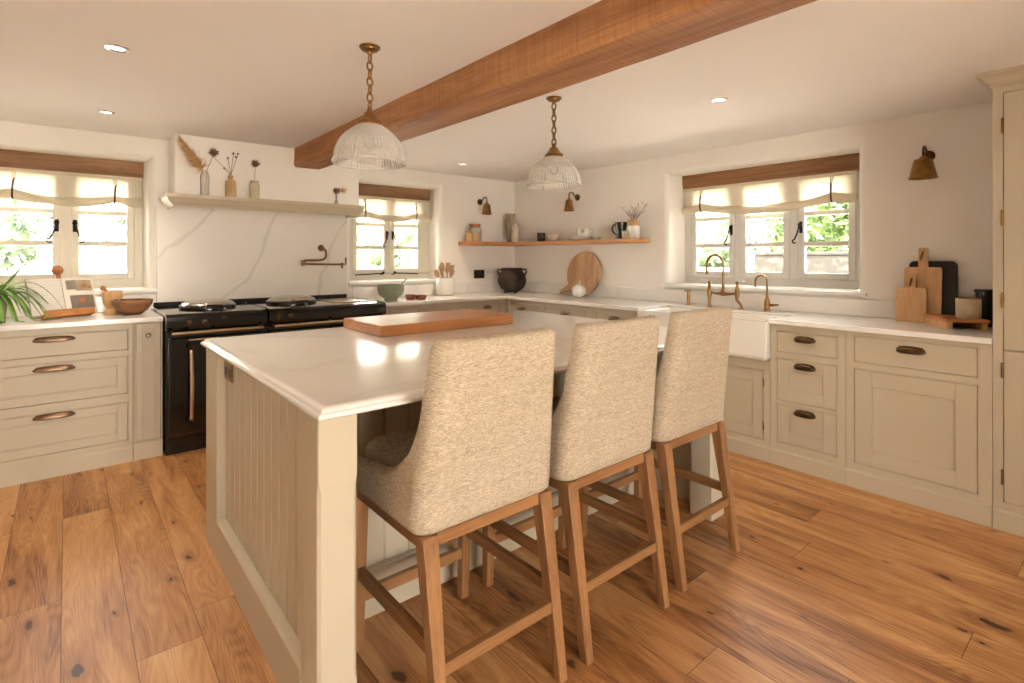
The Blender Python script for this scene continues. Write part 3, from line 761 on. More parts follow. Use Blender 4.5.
# ------------------------------------------------------------------ butler sink
def shell_box(mb, x0, x1, y0, y1, z0, z1, basins, r=.02):
    """solid block with open basins (x0,x1,y0,y1,floor)"""
    xs = sorted({x0, x1}|{a for b in basins for a in b[:2]}); ys = sorted({y0, y1}|{a for b in basins for a in b[2:4]})
    for i in range(len(xs)-1):
        for j in range(len(ys)-1):
            cx = (xs[i]+xs[i+1])/2; cy = (ys[j]+ys[j+1])/2; z = z1
            for b in basins:
                if b[0] < cx < b[1] and b[2] < cy < b[3]: z = None
            if z is not None: mb.add([(xs[i], ys[j], z1), (xs[i+1], ys[j], z1), (xs[i+1], ys[j+1], z1), (xs[i], ys[j+1], z1)], [(0,1,2,3)])
    for b in basins:
        X0, X1, Y0, Y1, zf = b; rr = .02
        mb.loops([[(X0, Y0, z1), (X1, Y0, z1), (X1, Y1, z1), (X0, Y1, z1)], [(X0+.004, Y0+.004, z1-.008), (X1-.004, Y0+.004, z1-.008), (X1-.004, Y1-.004, z1-.008), (X0+.004, Y1-.004, z1-.008)], [(X0+.01, Y0+.01, zf+.02), (X1-.01, Y0+.01, zf+.02), (X1-.01, Y1-.01, zf+.02), (X0+.01, Y1-.01, zf+.02)], [(X0+.03, Y0+.03, zf), (X1-.03, Y0+.03, zf), (X1-.03, Y1-.03, zf), (X0+.03, Y1-.03, zf)]], True, False, True)
    mb.loops([[(x0+.015, y0+.015, z0), (x1, y0+.015, z0), (x1, y1-.015, z0), (x0+.015, y1-.015, z0)], [(x0, y0, z0+.02), (x1, y0, z0+.02), (x1, y1, z0+.02), (x0, y1, z0+.02)], [(x0, y0, z1), (x1, y0, z1), (x1, y1, z1), (x0, y1, z1)]], True, True, False)
    return mb
S = thing('butler_sink', 'large white double butler sink set into the worktop under the window', 'sink', (3.63, 2.04, .65))
m = MB(); shell_box(m, 3.435, 3.855, 1.549, 2.555, .655, .912, [(3.46, 3.83, 1.578, 2.03, .70), (3.46, 3.83, 2.06, 2.515, .70)])
o = m.build('sink_body', 'ceramic', S, ang=25)
bmx = bmesh.new(); bmx.from_mesh(o.data); bmesh.ops.remove_doubles(bmx, verts=bmx.verts, dist=1e-5); bmesh.ops.recalc_face_normals(bmx, faces=bmx.faces); bmx.to_mesh(o.data); bmx.free()
mod_bevel(o, .008, 3)
for y in (1.80, 2.29): MB().lathe([(.0005, .004), (.035, .004), (.042, 0)], (3.65, y, .7005), 20).build('drain', 'brass', S)

# bridge tap
Tp = thing('bridge_tap', 'tall swan-neck brass bridge tap with two side valves behind the sink', 'tap', (3.95, 2.115, .93))
bx = 3.95
for y, yb_, s in ((2.232, 2.232, 1), (2.003, 1.968, -1)):
    m = MB(); m.lathe([(.022, 0), (.022, .005), (.011, .010)], (bx, yb_, .9305), 20, cap0=True)
    m.tube([(bx, yb_, .935), (bx, yb_, .95), (bx, yb_+(y-yb_)*.4, .972), (bx, y, .995), (bx, y, 1.03)], [.010, .010, .011, .012, .016], 12)
    m.lathe([(.016, 1.02), (.018, 1.045), (.017, 1.075), (.011, 1.10), (.009, 1.115)], (bx, y, 0), 18)
    m.sphere((bx, y, 1.128), .013, sz=1.1); m.build('valve_leg', 'brass', Tp)
    m = MB(); m.tube([(bx, y, 1.142), (bx-.01, y+s*.03, 1.145), (bx-.015, y+s*.062, 1.147)], [.005, .005, .008], 8); m.build('lever', 'ceramic', Tp)
m = MB(); m.tube([(bx, 2.22, 1.048), (bx, 2.18, 1.042), (bx, 2.115, 1.038), (bx, 2.05, 1.042), (bx, 2.012, 1.048)], [.009, .010, .016, .010, .009], 12); m.build('bridge', 'brass', Tp)
m = MB(); m.lathe([(.025, 1.042), (.022, 1.058), (.013, 1.07), (.011, 1.095)], (bx, 2.115, 0), 20, cap0=True)
pts = [(bx, 2.115, 1.07), (bx, 2.115, 1.17), (bx, 2.115, 1.265)]
for i in range(1, 13):
    a = PI*i/12; pts.append((bx-.07+.07*math.cos(a), 2.115+.03*(1-math.cos(a)), 1.27+.075*math.sin(a)))
pts += [(bx-.14, 2.175, 1.215), (bx-.14, 2.175, 1.195)]
m.tube(pts, [.0095]*(len(pts)-2)+[.0095, .013], 12); m.build('swan_neck', 'brass', Tp)
# filter tap
F = thing('filter_tap', 'small brass hook-shaped water tap right of the bridge tap', 'tap', (3.96, 1.78, .93))
m = MB(); m.lathe([(.026, 0), (.026, .008), (.020, .012), (.021, .05), (.018, .075), (.010, .10), (.0075, .125)], (3.96, 1.78, .9305), 20, cap0=True)
m.build('tap_body', 'brass', F)
pts = [(3.96, 1.78, 1.04), (3.96, 1.78, 1.14)]
for i in range(1, 11):
    a = PI*i/10; pts.append((3.96-.05+.05*math.cos(a), 1.78+.02*(1-math.cos(a)), 1.15+.045*math.sin(a)))
pts.append((3.86, 1.82, 1.11)); MB().tube(pts, .0065, 10).build('spout', 'brass', F)
MB().tube([(3.96, 1.765, .975), (3.95, 1.73, .977), (3.94, 1.69, .982)], [.012, .009, .006], 10).build('lever', 'brass', F)
F = thing('soap_dispenser', 'short brass soap dispenser pump left of the bridge tap', 'soap dispenser', (3.98, 2.44, .93))
MB().lathe([(.020, 0), (.020, .006), (.012, .010), (.011, .11)], (3.98, 2.44, .9305), 18, cap0=True, cap1=True).build('pump_body', 'brass', F)
m = MB(); m.lathe([(.020, 0), (.020, .014), (.008, .016)], (3.98, 2.44, 1.0405), 18, cap0=True, cap1=True); m.tube([(3.98, 2.44, 1.048), (3.93, 2.445, 1.048)], .006, 8); m.build('pump_head', 'brass', F)

# ------------------------------------------------------------------ range cooker
G = thing('range_cooker', 'black enamel range cooker with chrome lids and towel rail', 'cooker', (1.28, 4.45, 0))
m = MB(); m.box(.500, 1.118, 4.16, 4.79, .105, .90, .006); m.box(1.138, 2.066, 4.16, 4.79, .105, .90, .006); m.box(1.11, 1.146, 4.18, 4.79, .105, .90); m.build('body', 'enamel', G)
m = MB(); m.box(.503, 1.118, 4.19, 4.78, 0, .105, .003); m.box(1.138, 2.064, 4.19, 4.78, 0, .105, .003); m.build('plinth', 'enamel_green', G)
def topplate(x0, x1):
    pr = [(4.795, .90), (4.795, .952), (4.18, .952), (4.135, .946), (4.118, .930), (4.114, .90), (4.116, .86), (4.13, .842), (4.16, .838), (4.165, .90)]
    return MB().loops([[(x, y, z) for y, z in pr] for x in (x0, x1)])
m = topplate(.498, 1.122); m.build('hob_top', 'enamel', G)
m = topplate(1.136, 2.068); o = m.build('hob_top', 'enamel', G)
m = MB(); m.box(.498, 2.0, 4.770, 4.798, .9525, .985, .004); m.build('rear_rail', 'iron', G)
for i, (x, r) in enumerate(((.80, .185), (1.40, .19))):
    m = MB(); m.lathe([(r, .9525), (r, .975), (r-.008, .982), (r-.02, .984)], (x, 4.45, 0), 48, cap0=True)
    lid = m.build('hotplate_lid', 'enamel', G)
    m = MB(); m.lathe([(r-.012, .983), (r-.02, .995), (r-.05, 1.008), (r-.10, 1.016), (.0005, 1.02)], (x, 4.45, 0), 48); m.build('lid_dome', 'chrome', lid)
    m = MB(); ya = 4.45-r-.006
    for s in (-.05, .05): m.tube([(x+s, 4.45-r+.02, .99), (x+s, ya-.025, .992)], .005, 8)
    m.tube([(x+.05-.01*k, ya-.025, .992+.001*(k % 2)) for k in range(11)], .009, 10); m.build('lid_handle', 'chrome', lid)
m = MB(); m.box(1.68, 1.96, 4.24, 4.66, .9525, .958, .002); m.build('warming_plate', 'steel', G)
for x0, x1, nb in ((.524, 1.085, 2), (1.158, 2.03, 2)):
    m = MB(); m.cyl((x0, 4.078, .823), (x1, 4.078, .823), .0115, seg=18); rl = m.build('towel_rail', 'steel', G)
    for x in (x0+.004, x1-.004) if x1 < 1.2 else (x0+.004, 1.60, x1-.004): MB().lathe([(.016, 0), (.016, .02), (.010, .03), (.010, .075), (.016, .085)], (x, 4.163, .823), 16, (0, -1, 0), cap0=True, cap1=True).build('rail_bracket', 'iron', rl)
for x in (.625, .72, 1.20, 1.285):
    MB().lathe([(.020, 0), (.020, .006), (.014, .010), (.013, .026), (.004, .028)], (x, 4.116, .885), 18, (0, -1, 0), cap1=True).build('control_knob', 'bronze', G)
def oven_door(x0, x1, z0, z1, hs):
    m = MB(); m.box(x0, x1, 4.128, 4.159, z0, z1, .006); d = m.build('oven_door', 'enamel', G)
    hx = x0+.12 if hs < 0 else x1-.07; h0, h1 = z0+.09, z1-.06
    if h1-h0 > .2:
        m = MB(); m.tube([(hx, 4.085, h0), (hx+.004, 4.072, (h0+h1)/2), (hx, 4.085, h1)], [.012, .015, .012], 12)
        hd = m.build('door_handle', 'steel', d)
        hd.parent = G
        for z in (h0, h1): m = MB(); m.lathe([(.020, 0), (.012, .012), (.011, .035), (.018, .045)], (hx, 4.128, z), 14, (0,-1,0), cap0=True, cap1=True); m.sphere((hx, 4.08, z), .018); m.build('handle_bracket', 'iron', hd)
oven_door(.516, 1.106, .14, .785, -1)
oven_door(1.156, 1.59, .50, .785, 1); oven_door(1.61, 2.05, .50, .785, -1); oven_door(1.156, 1.59, .14, .48, 1); oven_door(1.61, 2.05, .14, .48, -1)
m = MB(); m.cyl((.62, 4.085, .775), (.80, 4.085, .775), .008, seg=12); m.cyl((.63, 4.085, .775), (.63, 4.13, .76), .007); m.cyl((.79, 4.085, .775), (.79, 4.13, .76), .007); m.build('vent_lever', 'steel', G)

# mantel shelf (crown moulding returned at the ends)
Mt = thing('mantel_shelf', 'pale painted moulded mantel shelf across the chimney breast above the cooker', 'shelf', (1.3, 4.5, 1.71))
pr = [(.0, 1.696), (.010, 1.696), (.012, 1.708), (.020, 1.716), (.042, 1.735), (.048, 1.752), (.058, 1.762), (.062, 1.787), (.0, 1.787)]
m = MB(); X0, X1, Yc, Yb = .597, 2.0, 4.513, 4.829
rings = [[(X0-w, Yb, z) for w, z in pr], [(X0-w, Yc-w, z) for w, z in pr], [(X1+w*.5, Yc-w, z) for w, z in pr], [(X1+w*.5, Yb, z) for w, z in pr]]
m.loops(rings); 
m.build('moulding', 'paint', Mt)

# pot filler
P = thing('pot_filler', 'folding brass pot filler tap on the marble splashback', 'tap', (1.767, 4.80, 1.41)); y = 4.745
MB().lathe([(.030, 0), (.030, .006), (.022, .012), (.013, .02), (.013, .055)], (1.767, 4.7995, 1.411), 22, (0, -1, 0), cap0=True, cap1=True).build('wall_flange', 'brass', P)
m = MB(); pts = [(1.767, 4.755, 1.411), (1.790, y, 1.39), (1.795, y, 1.35), (1.788, y, 1.322), (1.765, y, 1.305), (1.72, y, 1.299), (1.60, y, 1.299)]
m.tube(pts, .010, 10); m.lathe([(.016, 0), (.018, .01), (.018, .045), (.013, .05)], (1.592, y, 1.252), 18, cap0=True, cap1=True); m.build('upper_arm', 'brass', P)
m = MB(); m.tube([(1.60, y, 1.268), (1.75, y, 1.265), (1.935, y, 1.262)], .009, 10); m.sphere((1.942, y, 1.262), .017); m.tube([(1.942, y, 1.262), (1.942, y, 1.225)], [.010, .008], 10); m.build('lower_arm', 'brass', P)
m = MB(); m.tube([(1.942, y, 1.262), (1.975, y, 1.262), (1.978, y, 1.27), (1.978, y, 1.325)], [.006, .006, .008, .008], 10); m.build('lever', 'brass', P)

# ------------------------------------------------------------------ island
I = thing('kitchen_island', 'large kitchen island with tongue-and-groove panelled side', 'island', (1.55, 2.1, 0))
def post(x0, x1, y0, y1):
    m = MB(); m.box(x0, x1, y0, y1, 0, .899, .003); return m
# chamfered front post
def chpost(x0, x1, y0, y1, c=.009, za=.70):
    def ring(z, c): return [(x0+c, y0, z), (x1-c, y0, z), (x1, y0+c, z), (x1, y1-c, z), (x1-c, y1, z), (x0+c, y1, z), (x0, y1-c, z), (x0, y0+c, z)]
    return MB().loops([ring(0, .003), ring(.16, .003), ring(.19, c), ring(za, c), ring(za+.03, .003), ring(.899, .003)])
chpost(.503, .612, 1.388, 1.50).build('corner_post', 'paint', I)
chpost(2.478, 2.60, 1.388, 1.51).build('corner_post', 'paint', I)
post(.5035, .60, 2.62, 2.848).build('rear_post', 'paint', I)
# body box
MB().box(.56, 2.58, 1.875, 2.846, .02, .898).build('carcass', 'paint', I)
# beadboard left side: grooved board profile along y
def beadboard(a0, a1, nb, off, dirn, f):
    m = MB(); w = (a1-a0)/nb; pr = []
    for i in range(nb):
        s = a0+i*w
        pr += [(s, .006), (s+.004, 0), (s+w-.011, 0), (s+w-.009, .004), (s+w-.005, .004), (s+w-.003, .0005), (s+w-.0005, .006)]
    back = [(a1, .016), (a0, .016)]
    m.loops([[f(a, d, z) for a, d in pr+back] for z in (.10, .898)]); return m
beadboard(1.50, 2.625, 13, 0, 0, lambda a, d, z: (.538+d, a, z)).build('panelled_side', 'paint', I, ang=20)
beadboard(.614, 2.50, 18, 0, 0, lambda a, d, z: (a, 1.858+d, z)).build('panelled_front', 'paint', I, ang=20)
m = MB(); m.box(.506, .536, 1.50, 1.53, 0, .898, .002); m.box(.556, .575, 1.50, 1.876, 0, .898); m.build('side_stile', 'paint', I)
def plinth(f, a0, a1, h=.172):
    m = MB(); m.loops([[f(a, w, z) for w, z in ((0, 0), (.034, 0), (.034, h-.012), (.026, h-.002), (.0, h))] for a in (a0, a1)]); return m
plinth(lambda a, w, z: (.537-w, a, z), 1.53, 2.62).build('plinth', 'paint', I)
plinth(lambda a, w, z: (a, 1.857-w+.006, z), .614, 2.478).build('plinth', 'paint', I)
MB().box(2.58, 2.596, 1.50, 2.846, 0, .898, .002).build('end_panel', 'paint', I)
# worktop with moulded edge
def moulded(mb, x0, x1, y0, y1, z0=.90, z1=.932):
    prof = [(.012, z0), (.003, z0+.002), (0, z0+.007), (.001, z0+.013), (.006, z0+.017), (.010, z0+.0175), (.012, z0+.021), (.018, z0+.0285), (.026, z1-.0005), (.030, z1)]
    rings = []
    for o, z in prof: rings.append([(x0+o, y0+o, z), (x1-o, y0+o, z), (x1-o, y1-o, z), (x0+o, y1-o, z)])
    return mb.loops(rings)
IT = moulded(MB(), .496, 2.626, 1.364, 2.94).build('worktop', 'quartz', ang=50)
tag(IT, 'glossy white quartz worktop with moulded edge on the island', 'worktop')
S = thing('wall_socket', 'brass double socket set in the panelled side of the island', 'socket', (.538, 2.53, .83))
MB().box(.530, .5375, 2.465, 2.60, .795, .875, .003).build('face_plate', 'brass', S)
for y in (2.50, 2.565): MB().box(.5285, .5305, y-.018, y+.018, .815, .850, .001).build('socket_insert', 'screen', S)
S = thing('wall_socket', 'brass double socket on the wall left of the cauldron', 'socket', (3.57, 4.83, 1.14))
MB().box(3.50, 3.645, 4.820, 4.8285, 1.09, 1.185, .003).build('face_plate', 'bronze', S)
for x in (3.54, 3.605): MB().box(x-.022, x+.022, 4.8185, 4.8205, 1.11, 1.155, .001).build('socket_insert', 'screen', S)
B = MB().box(1.18, 2.035, 2.405, 2.865, .9325, .987, .004).build('chopping_board', 'boardwood')
tag(B, 'large thick wooden chopping board lying on the island worktop', 'chopping board')

# ------------------------------------------------------------------ stools
def make_stool(label):
    S = thing('bar_stool', label, 'stool', (0,0,0), 'upholstered bar stools at the island')
    zb = .567; yb0 = -.21; hw = .256      # local: origin under the seat centre; back at -y
    top_pts = [(-.21, 1.105), (-.162, 1.102), (-.160, 1.0), (-.155, .90), (-.14, .84), (-.117, .79), (-.063, .733), (.006, .693), (.208, .664), (.285, .66)]
    def ztop(y):
        for (a, p), (b, q) in zip(top_pts, top_pts[1:]):
            if y <= b: return p+(q-p)*max(0, (y-a))/(b-a)
        return top_pts[-1][1]
    # plan path from front-left round the back to front-right
    path = []
    rc = .055
    ys = [.285-.02*i for i in range(int((.285-(yb0+rc))/.02)+1)]
    ys = [y for y in ys if y > yb0+rc+.012]+[yb0+rc+.006]
    for y in ys: path.append((-hw, y, (-1, 0)))
    for i in range(9):
        a = PI+PI/2*i/8; path.append((-hw+rc+rc*math.cos(a), yb0+rc+rc*math.sin(a), (math.cos(a), math.sin(a))))
    nb = 12
    for i in range(1, nb): path.append((-hw+rc+(2*hw-2*rc)*i/nb, yb0, (0, -1)))
    for i in range(9):
        a = PI*1.5+PI/2*i/8; path.append((hw-rc+rc*math.cos(a), yb0+rc+rc*math.sin(a), (math.cos(a), math.sin(a))))
    for y in reversed(ys): path.append((hw, y, (1, 0)))
    def lean(x, y, z):
        t = (z-zb); wgt = min(1, max(0, (.10-y)/.30))
        bulge = .012*math.sin(PI*min(1, t/.5))*(1 if y < -.17 else 0)
        sc = 1-.125*max(0, (z-.62)/.48)
        return (x*sc, y-.12*t*wgt, z)
    th = .052; K = 14; rings = []
    for (x, y, n) in path:
        zt = ztop(y); ring = []
        tl = th*(1 if y < .25 else .9)
        for k in range(K+1):
            z = zb+.012+(zt-.02-zb-.012)*k/K
            ring.append(lean(x, y, z))
        for k in range(1, 6):  # rounded top edge
            a = PI*k/6; ox = -n[0]*tl/2*(1-math.cos(a)); oy = -n[1]*tl/2*(1-math.cos(a))
            ring.append(lean(x+ox, y+oy, zt-.02+.02*math.sin(a)))
        for k in range(K+1):
            z = zt-.02-(zt-.02-zb-.012)*k/K
            ring.append(lean(x-n[0]*tl, y-n[1]*tl, z))
        ring.append(lean(x-n[0]*(tl-.012), y-n[1]*(tl-.012), zb)); ring.append(lean(x-n[0]*.012, y-n[1]*.012, zb))
        rings.append(ring)
    m = MB(); m.loops(rings); sh = m.build('backrest', 'fabric', S, ang=75)
    # piping seams down the wing
    # seat cushion
    m = MB(); rings = []
    def rr(hx, y0, y1, r, z, n=5):
        pts = []
        for cx, cy, a0 in ((hx-r, y1-r, 0), (-hx+r, y1-r, PI/2), (-hx+r, y0+r, PI), (hx-r, y0+r, 1.5*PI)):
            for i in range(n+1):
                a = a0+PI/2*i/n; pts.append((cx+r*math.cos(a), cy+r*math.sin(a), z))
        return pts
    for o, z in ((.01, .569), (0, .60), (0, .66), (.006, .682), (.02, .698), (.05, .709), (.10, .716), (.15, .718)):
        rings.append(rr(.194-o, -.158+o, .292-o, max(.03, .05-o*.2) if o < .12 else .03, z))
    m.loops(rings); m.build('seat_cushion', 'fabric', S, ang=75)
    # oak frame
    m = MB(); m.box(-.20, .20, -.198, -.172, .528, .5665, .003); m.build('rear_apron', 'oak_x', S)
    m = MB(); m.box(-.20, .20, .235, .260, .528, .5665, .003); m.build('front_apron', 'oak_x', S)
    for s in (-1, 1):
        m = MB(); m.box(s*.236, s*.210, -.17, .25, .528, .5665, .003); m.build('side_apron', 'oak_y', S)
    for s in (-1, 1):
        for yt, ybm, nm in ((-.184, -.272, 'b'), (.245, .262, 'f')):
            m = MB()
            def ring(cx, cy, h, z): return [(cx-h, cy-h, z), (cx+h, cy-h, z), (cx+h, cy+h, z), (cx-h, cy+h, z)]
            m.loops([ring(s*.217, ybm, .0165, 0), ring(s*.2165, ybm+(yt-ybm)*.5, .020, .29), ring(s*.2155, yt, .0245, .566)])
            o = m.build('leg', 'oak', S); mod_bevel(o, .003, 2)
    yb = lambda z: -.272+.088*z/.566
    m = MB(); m.box(-.20, .20, yb(.22)-.013, yb(.22)+.011, .203, .238, .002); m.build('footrest_bar', 'oak_x', S)
    m = MB(); m.box(-.20, .20, .244, .266, .16, .20, .002); m.build('footrest_bar', 'oak_x', S)
    for s in (-1, 1):
        m = MB(); m.box(s*.205, s*.228, yb(.27)+.015, .245, .25, .288, .002); m.build('side_stretcher', 'oak_y', S)
    return S
s1 = make_stool('upholstered bar stool nearest the camera, in front of the island corner'); s1.location = (.970, 1.447, 0)
s2 = dup(s1, 'middle of the three upholstered bar stools at the island', (1.522, 1.442, 0), .0)
s3 = dup(s1, 'upholstered bar stool farthest right, in front of the butler sink', (2.095, 1.452, 0), .0)

# ------------------------------------------------------------------ oak corner shelf and what stands on it
SH = thing('floating_shelf', 'L-shaped floating oak shelf running round the corner of the room', 'shelf', (3.98, 4.0, 1.46))
def plank(pts, mat):
    m = MB(); m.loops([[(x, y, z) for x, y in pts] for z in (1.46, 1.50)]); o = m.build('shelf_board', mat, SH); mod_bevel(o, .004, 2)
plank([(3.286, 4.8295), (3.286, 4.62), (3.888, 4.62), (4.099, 4.8295)], 'beam' if False else 'boardwood')
plank([(3.89, 2.90), (4.0995, 2.90), (4.0995, 4.8285), (3.889, 4.618)], 'shelfwood')
ST = 1.5005
def pot(name, label, cat, x, y, z, prof, mat, seg=32, group=None, thick=.004, cap=True):
    t = thing(name, label, cat, (x, y, z), group)
    inner = [(max(r-thick, .0005), zz) for r, zz in reversed(prof) if zz > prof[0][1]+thick*.8]
    pr = [(.0005, 0)]+list(prof)+inner+([(.0005, prof[0][1]+thick)])
    MB().lathe(pr, (x, y, z), seg).build('body' , mat, t, ang=50)
    return t
# glass storage jar with cork lid
J = thing('storage_jar', 'tall glass storage jar with a brown cork lid on the corner shelf', 'jar', (3.45, 4.735, ST))
MB().lathe([(.0005, .001), (.068, .001), (.072, .006), (.072, .135), (.066, .15), (.056, .158), (.056, .165)], (3.45, 4.735, ST), 32).build('glass_body', 'shade', J)
MB().lathe([(.0005, .004), (.066, .004), (.066, .11), (.0005, .112)], (3.45, 4.735, ST), 24).build('contents', 'drygrass', J)
MB().lathe([(.0005, .16), (.060, .16), (.062, .164), (.062, .190), (.058, .194), (.0005, .194)], (3.45, 4.735, ST), 28).build('lid', 'terracotta', J)
J = thing('storage_jar', 'small amber glass jar in front of the tall glass jar', 'jar', (3.335, 4.68, ST))
MB().lathe([(.0005, .001), (.036, .001), (.040, .006), (.040, .07), (.030, .085), (.030, .09), (.0005, .09)], (3.335, 4.68, ST), 26).build('glass_body', 'amber', J)
MB().lathe([(.0005, .0905), (.034, .0905), (.034, .105), (.0005, .106)], (3.335, 4.68, ST), 24).build('lid', 'terracotta', J)
# tall weathered pitcher
J = pot('pitcher', 'tall grey weathered clay pitcher with a loop handle in the shelf corner', 'pitcher', 3.935, 4.705, ST, [(.032, 0), (.036, .01), (.040, .06), (.052, .15), (.062, .20), (.058, .25), (.050, .29), (.056, .325), (.058, .33)], 'driftwood')
MB().tube([(3.895, 4.67, ST+.305), (3.862, 4.655, ST+.31), (3.836, 4.64, ST+.28), (3.83, 4.635, ST+.21), (3.842, 4.64, ST+.14), (3.868, 4.655, ST+.08), (3.90, 4.67, ST+.05)], .011, 10).build('handle', 'driftwood', J)
J = pot('vase', 'small beige pinched clay vase in front of the grey pitcher', 'vase', 3.915, 4.60, ST, [(.034, 0), (.042, .02), (.047, .06), (.040, .10), (.044, .13), (.050, .155), (.038, .185), (.024, .20), (.026, .215)], 'stoneware')
# right shelf
J = pot('mug', 'small black mug on the oak shelf left of the cream bowl', 'mug', 3.98, 4.235, ST, [(.040, 0), (.044, .005), (.045, .095)], 'blackpot')
MB().tube([(3.955, 4.198, ST+.075), (3.95, 4.17, ST+.07), (3.95, 4.165, ST+.04), (3.955, 4.198, ST+.02)], .006, 8).build('handle', 'blackpot', J)
pot('bowl', 'small cream bowl on the oak shelf beside the black mug', 'bowl', 3.98, 4.065, ST, [(.030, 0), (.032, .006), (.058, .03), (.068, .06), (.070, .072)], 'stoneware')
for i, (lab, r) in enumerate((('bottom white plate of the stack on the oak shelf', .125), ('middle white plate of the stack on the oak shelf', .120), ('top white plate of the stack on the oak shelf', .105))):
    tag(MB().lathe([(.0005, 0), (r*.7, 0), (r*.8, .004), (r, .016), (r, .019), (r*.72, .008), (.0005, .007)], (3.975, 3.64, ST+.012*i), 40).build('plate', 'ceramic', ang=50), lab, 'plate', 'white plates on the shelf')
J = thing('ceramic_crown', 'white ceramic dish with pointed petal rim standing on the plates', 'dish', (3.975, 3.60, ST+.0325))
m = MB(); rings = []
for k in range(6):
    t = k/5; ring = []
    for i in range(48):
        a = 2*PI*i/48; pk = (.5+.5*math.cos(6*a))**2; r = .035+.04*t**.7; ring.append((3.975+r*math.cos(a), 3.60+r*math.sin(a), ST+.0325+(.035+.055*pk)*t))
    rings.append(ring)
m.loops(rings, True, True, False); o = m.build('petal_wall', 'ceramic', J, ang=60); mod_solid(o, .004)
J = thing('wooden_spoon', 'short grey wooden spoon lying beside the plates on the shelf', 'spoon', (3.97, 3.44, ST))
MB().tube([(3.97, 3.50, ST+.008), (3.97, 3.43, ST+.008)], .006, 8).build('handle', 'driftwood', J)
MB().sphere((3.97, 3.405, ST+.011), .022, 1, 1.3, .45).build('bowl', 'driftwood', J)
J = pot('jug', 'black glazed jug with a loop handle near the end of the oak shelf', 'jug', 3.97, 3.135, ST, [(.040, 0), (.045, .008), (.042, .05), (.048, .09), (.056, .13), (.058, .155)], 'blackpot')
MB().tube([(3.96, 3.185, ST+.135), (3.955, 3.215, ST+.13), (3.953, 3.228, ST+.10), (3.956, 3.212, ST+.06), (3.962, 3.178, ST+.04)], .007, 8).build('handle', 'blackpot', J)
pot('cup', 'tiny cream cup between the black jug and the white crock', 'cup', 3.925, 3.055, ST, [(.022, 0), (.026, .005), (.028, .07)], 'stoneware')
J = pot('crock', 'white crock with a tan rim holding twigs at the end of the shelf', 'crock', 3.99, 3.005, ST, [(.048, 0), (.054, .006), (.055, .115)], 'ceramic')
MB().lathe([(.0555, .116), (.0562, .12), (.056, .165), (.052, .172), (.046, .165), (.046, .12)], (3.99, 3.005, ST), 32).build('tan_rim', 'tan_stone', J)
TW = tag(MB().build('x', 'drybrown') if False else thing('dried_twigs', 'bunch of bare dark twigs standing in the white crock', 'twigs', (3.99, 3.005, ST+.16)))
rr_ = random.Random(4); m = MB()
for i in range(9):
    a = rr_.uniform(0, 2*PI); sp = rr_.uniform(.05, .17); h = rr_.uniform(.16, .26)
    p0 = Vector((3.99, 3.005, ST+.05)); p1 = p0+Vector((.02*math.cos(a), .02*math.sin(a), .12)); p2 = Vector((3.99+max(-.12, min(.085, sp*math.cos(a)*.6)), 3.005+sp*math.sin(a), ST+.13+h*.75))
    pts = [p0, p1, (p1+p2)/2+Vector((rr_.uniform(-.012,.012), rr_.uniform(-.015,.015), .01)), p2]
    m.tube(pts, [.0028, .0026, .0018, .0009], 5)
    for k in range(4):
        b = p1.lerp(p2, rr_.uniform(.25, .9)); q = b+Vector((rr_.uniform(-.035,.02), rr_.uniform(-.06,.06), rr_.uniform(.015,.06))); q.x = min(q.x, 4.09)
        m.tube([b, (b+q)/2+Vector((0, .004, -.003)), q], [.0014, .0011, .0007], 4)
m.build('twig_bundle', 'drybrown', TW)

# cauldron
cx, cy = 3.785, 4.50
J = thing('cauldron', 'round black cast iron cauldron on the worktop in the corner', 'pot', (cx, cy, .93))
pr = [(.0005, .012), (.08, .014), (.145, .05), (.178, .10), (.186, .15), (.172, .20), (.145, .232), (.130, .245), (.128, .26), (.142, .275), (.138, .278), (.120, .262), (.120, .245), (.15, .2), (.165, .15), (.13, .06), (.0005, .03)]
pr = [(r*.86, z*1.0) for r, z in pr]
MB().lathe(pr, (cx, cy, .931), 44).build('body', 'castiron', J, ang=50)
for s in (-1, 1):
    dx, dy = .7653*s, -.6437*s
    m = MB(); m.tube([(cx+dx*.108, cy+dy*.108, 1.185), (cx+dx*.155, cy+dy*.155, 1.198), (cx+dx*.160, cy+dy*.160, 1.175), (cx+dx*.145, cy+dy*.145, 1.13)], .009, 8); m.build('ear_handle', 'castiron', J)
for k in range(3):
    a = k*2*PI/3+.4; m = MB(); m.tube([(cx+.07*math.cos(a), cy+.07*math.sin(a), .95), (cx+.08*math.cos(a), cy+.08*math.sin(a), .9315)], [.014, .010], 8); m.build('foot', 'castiron', J)

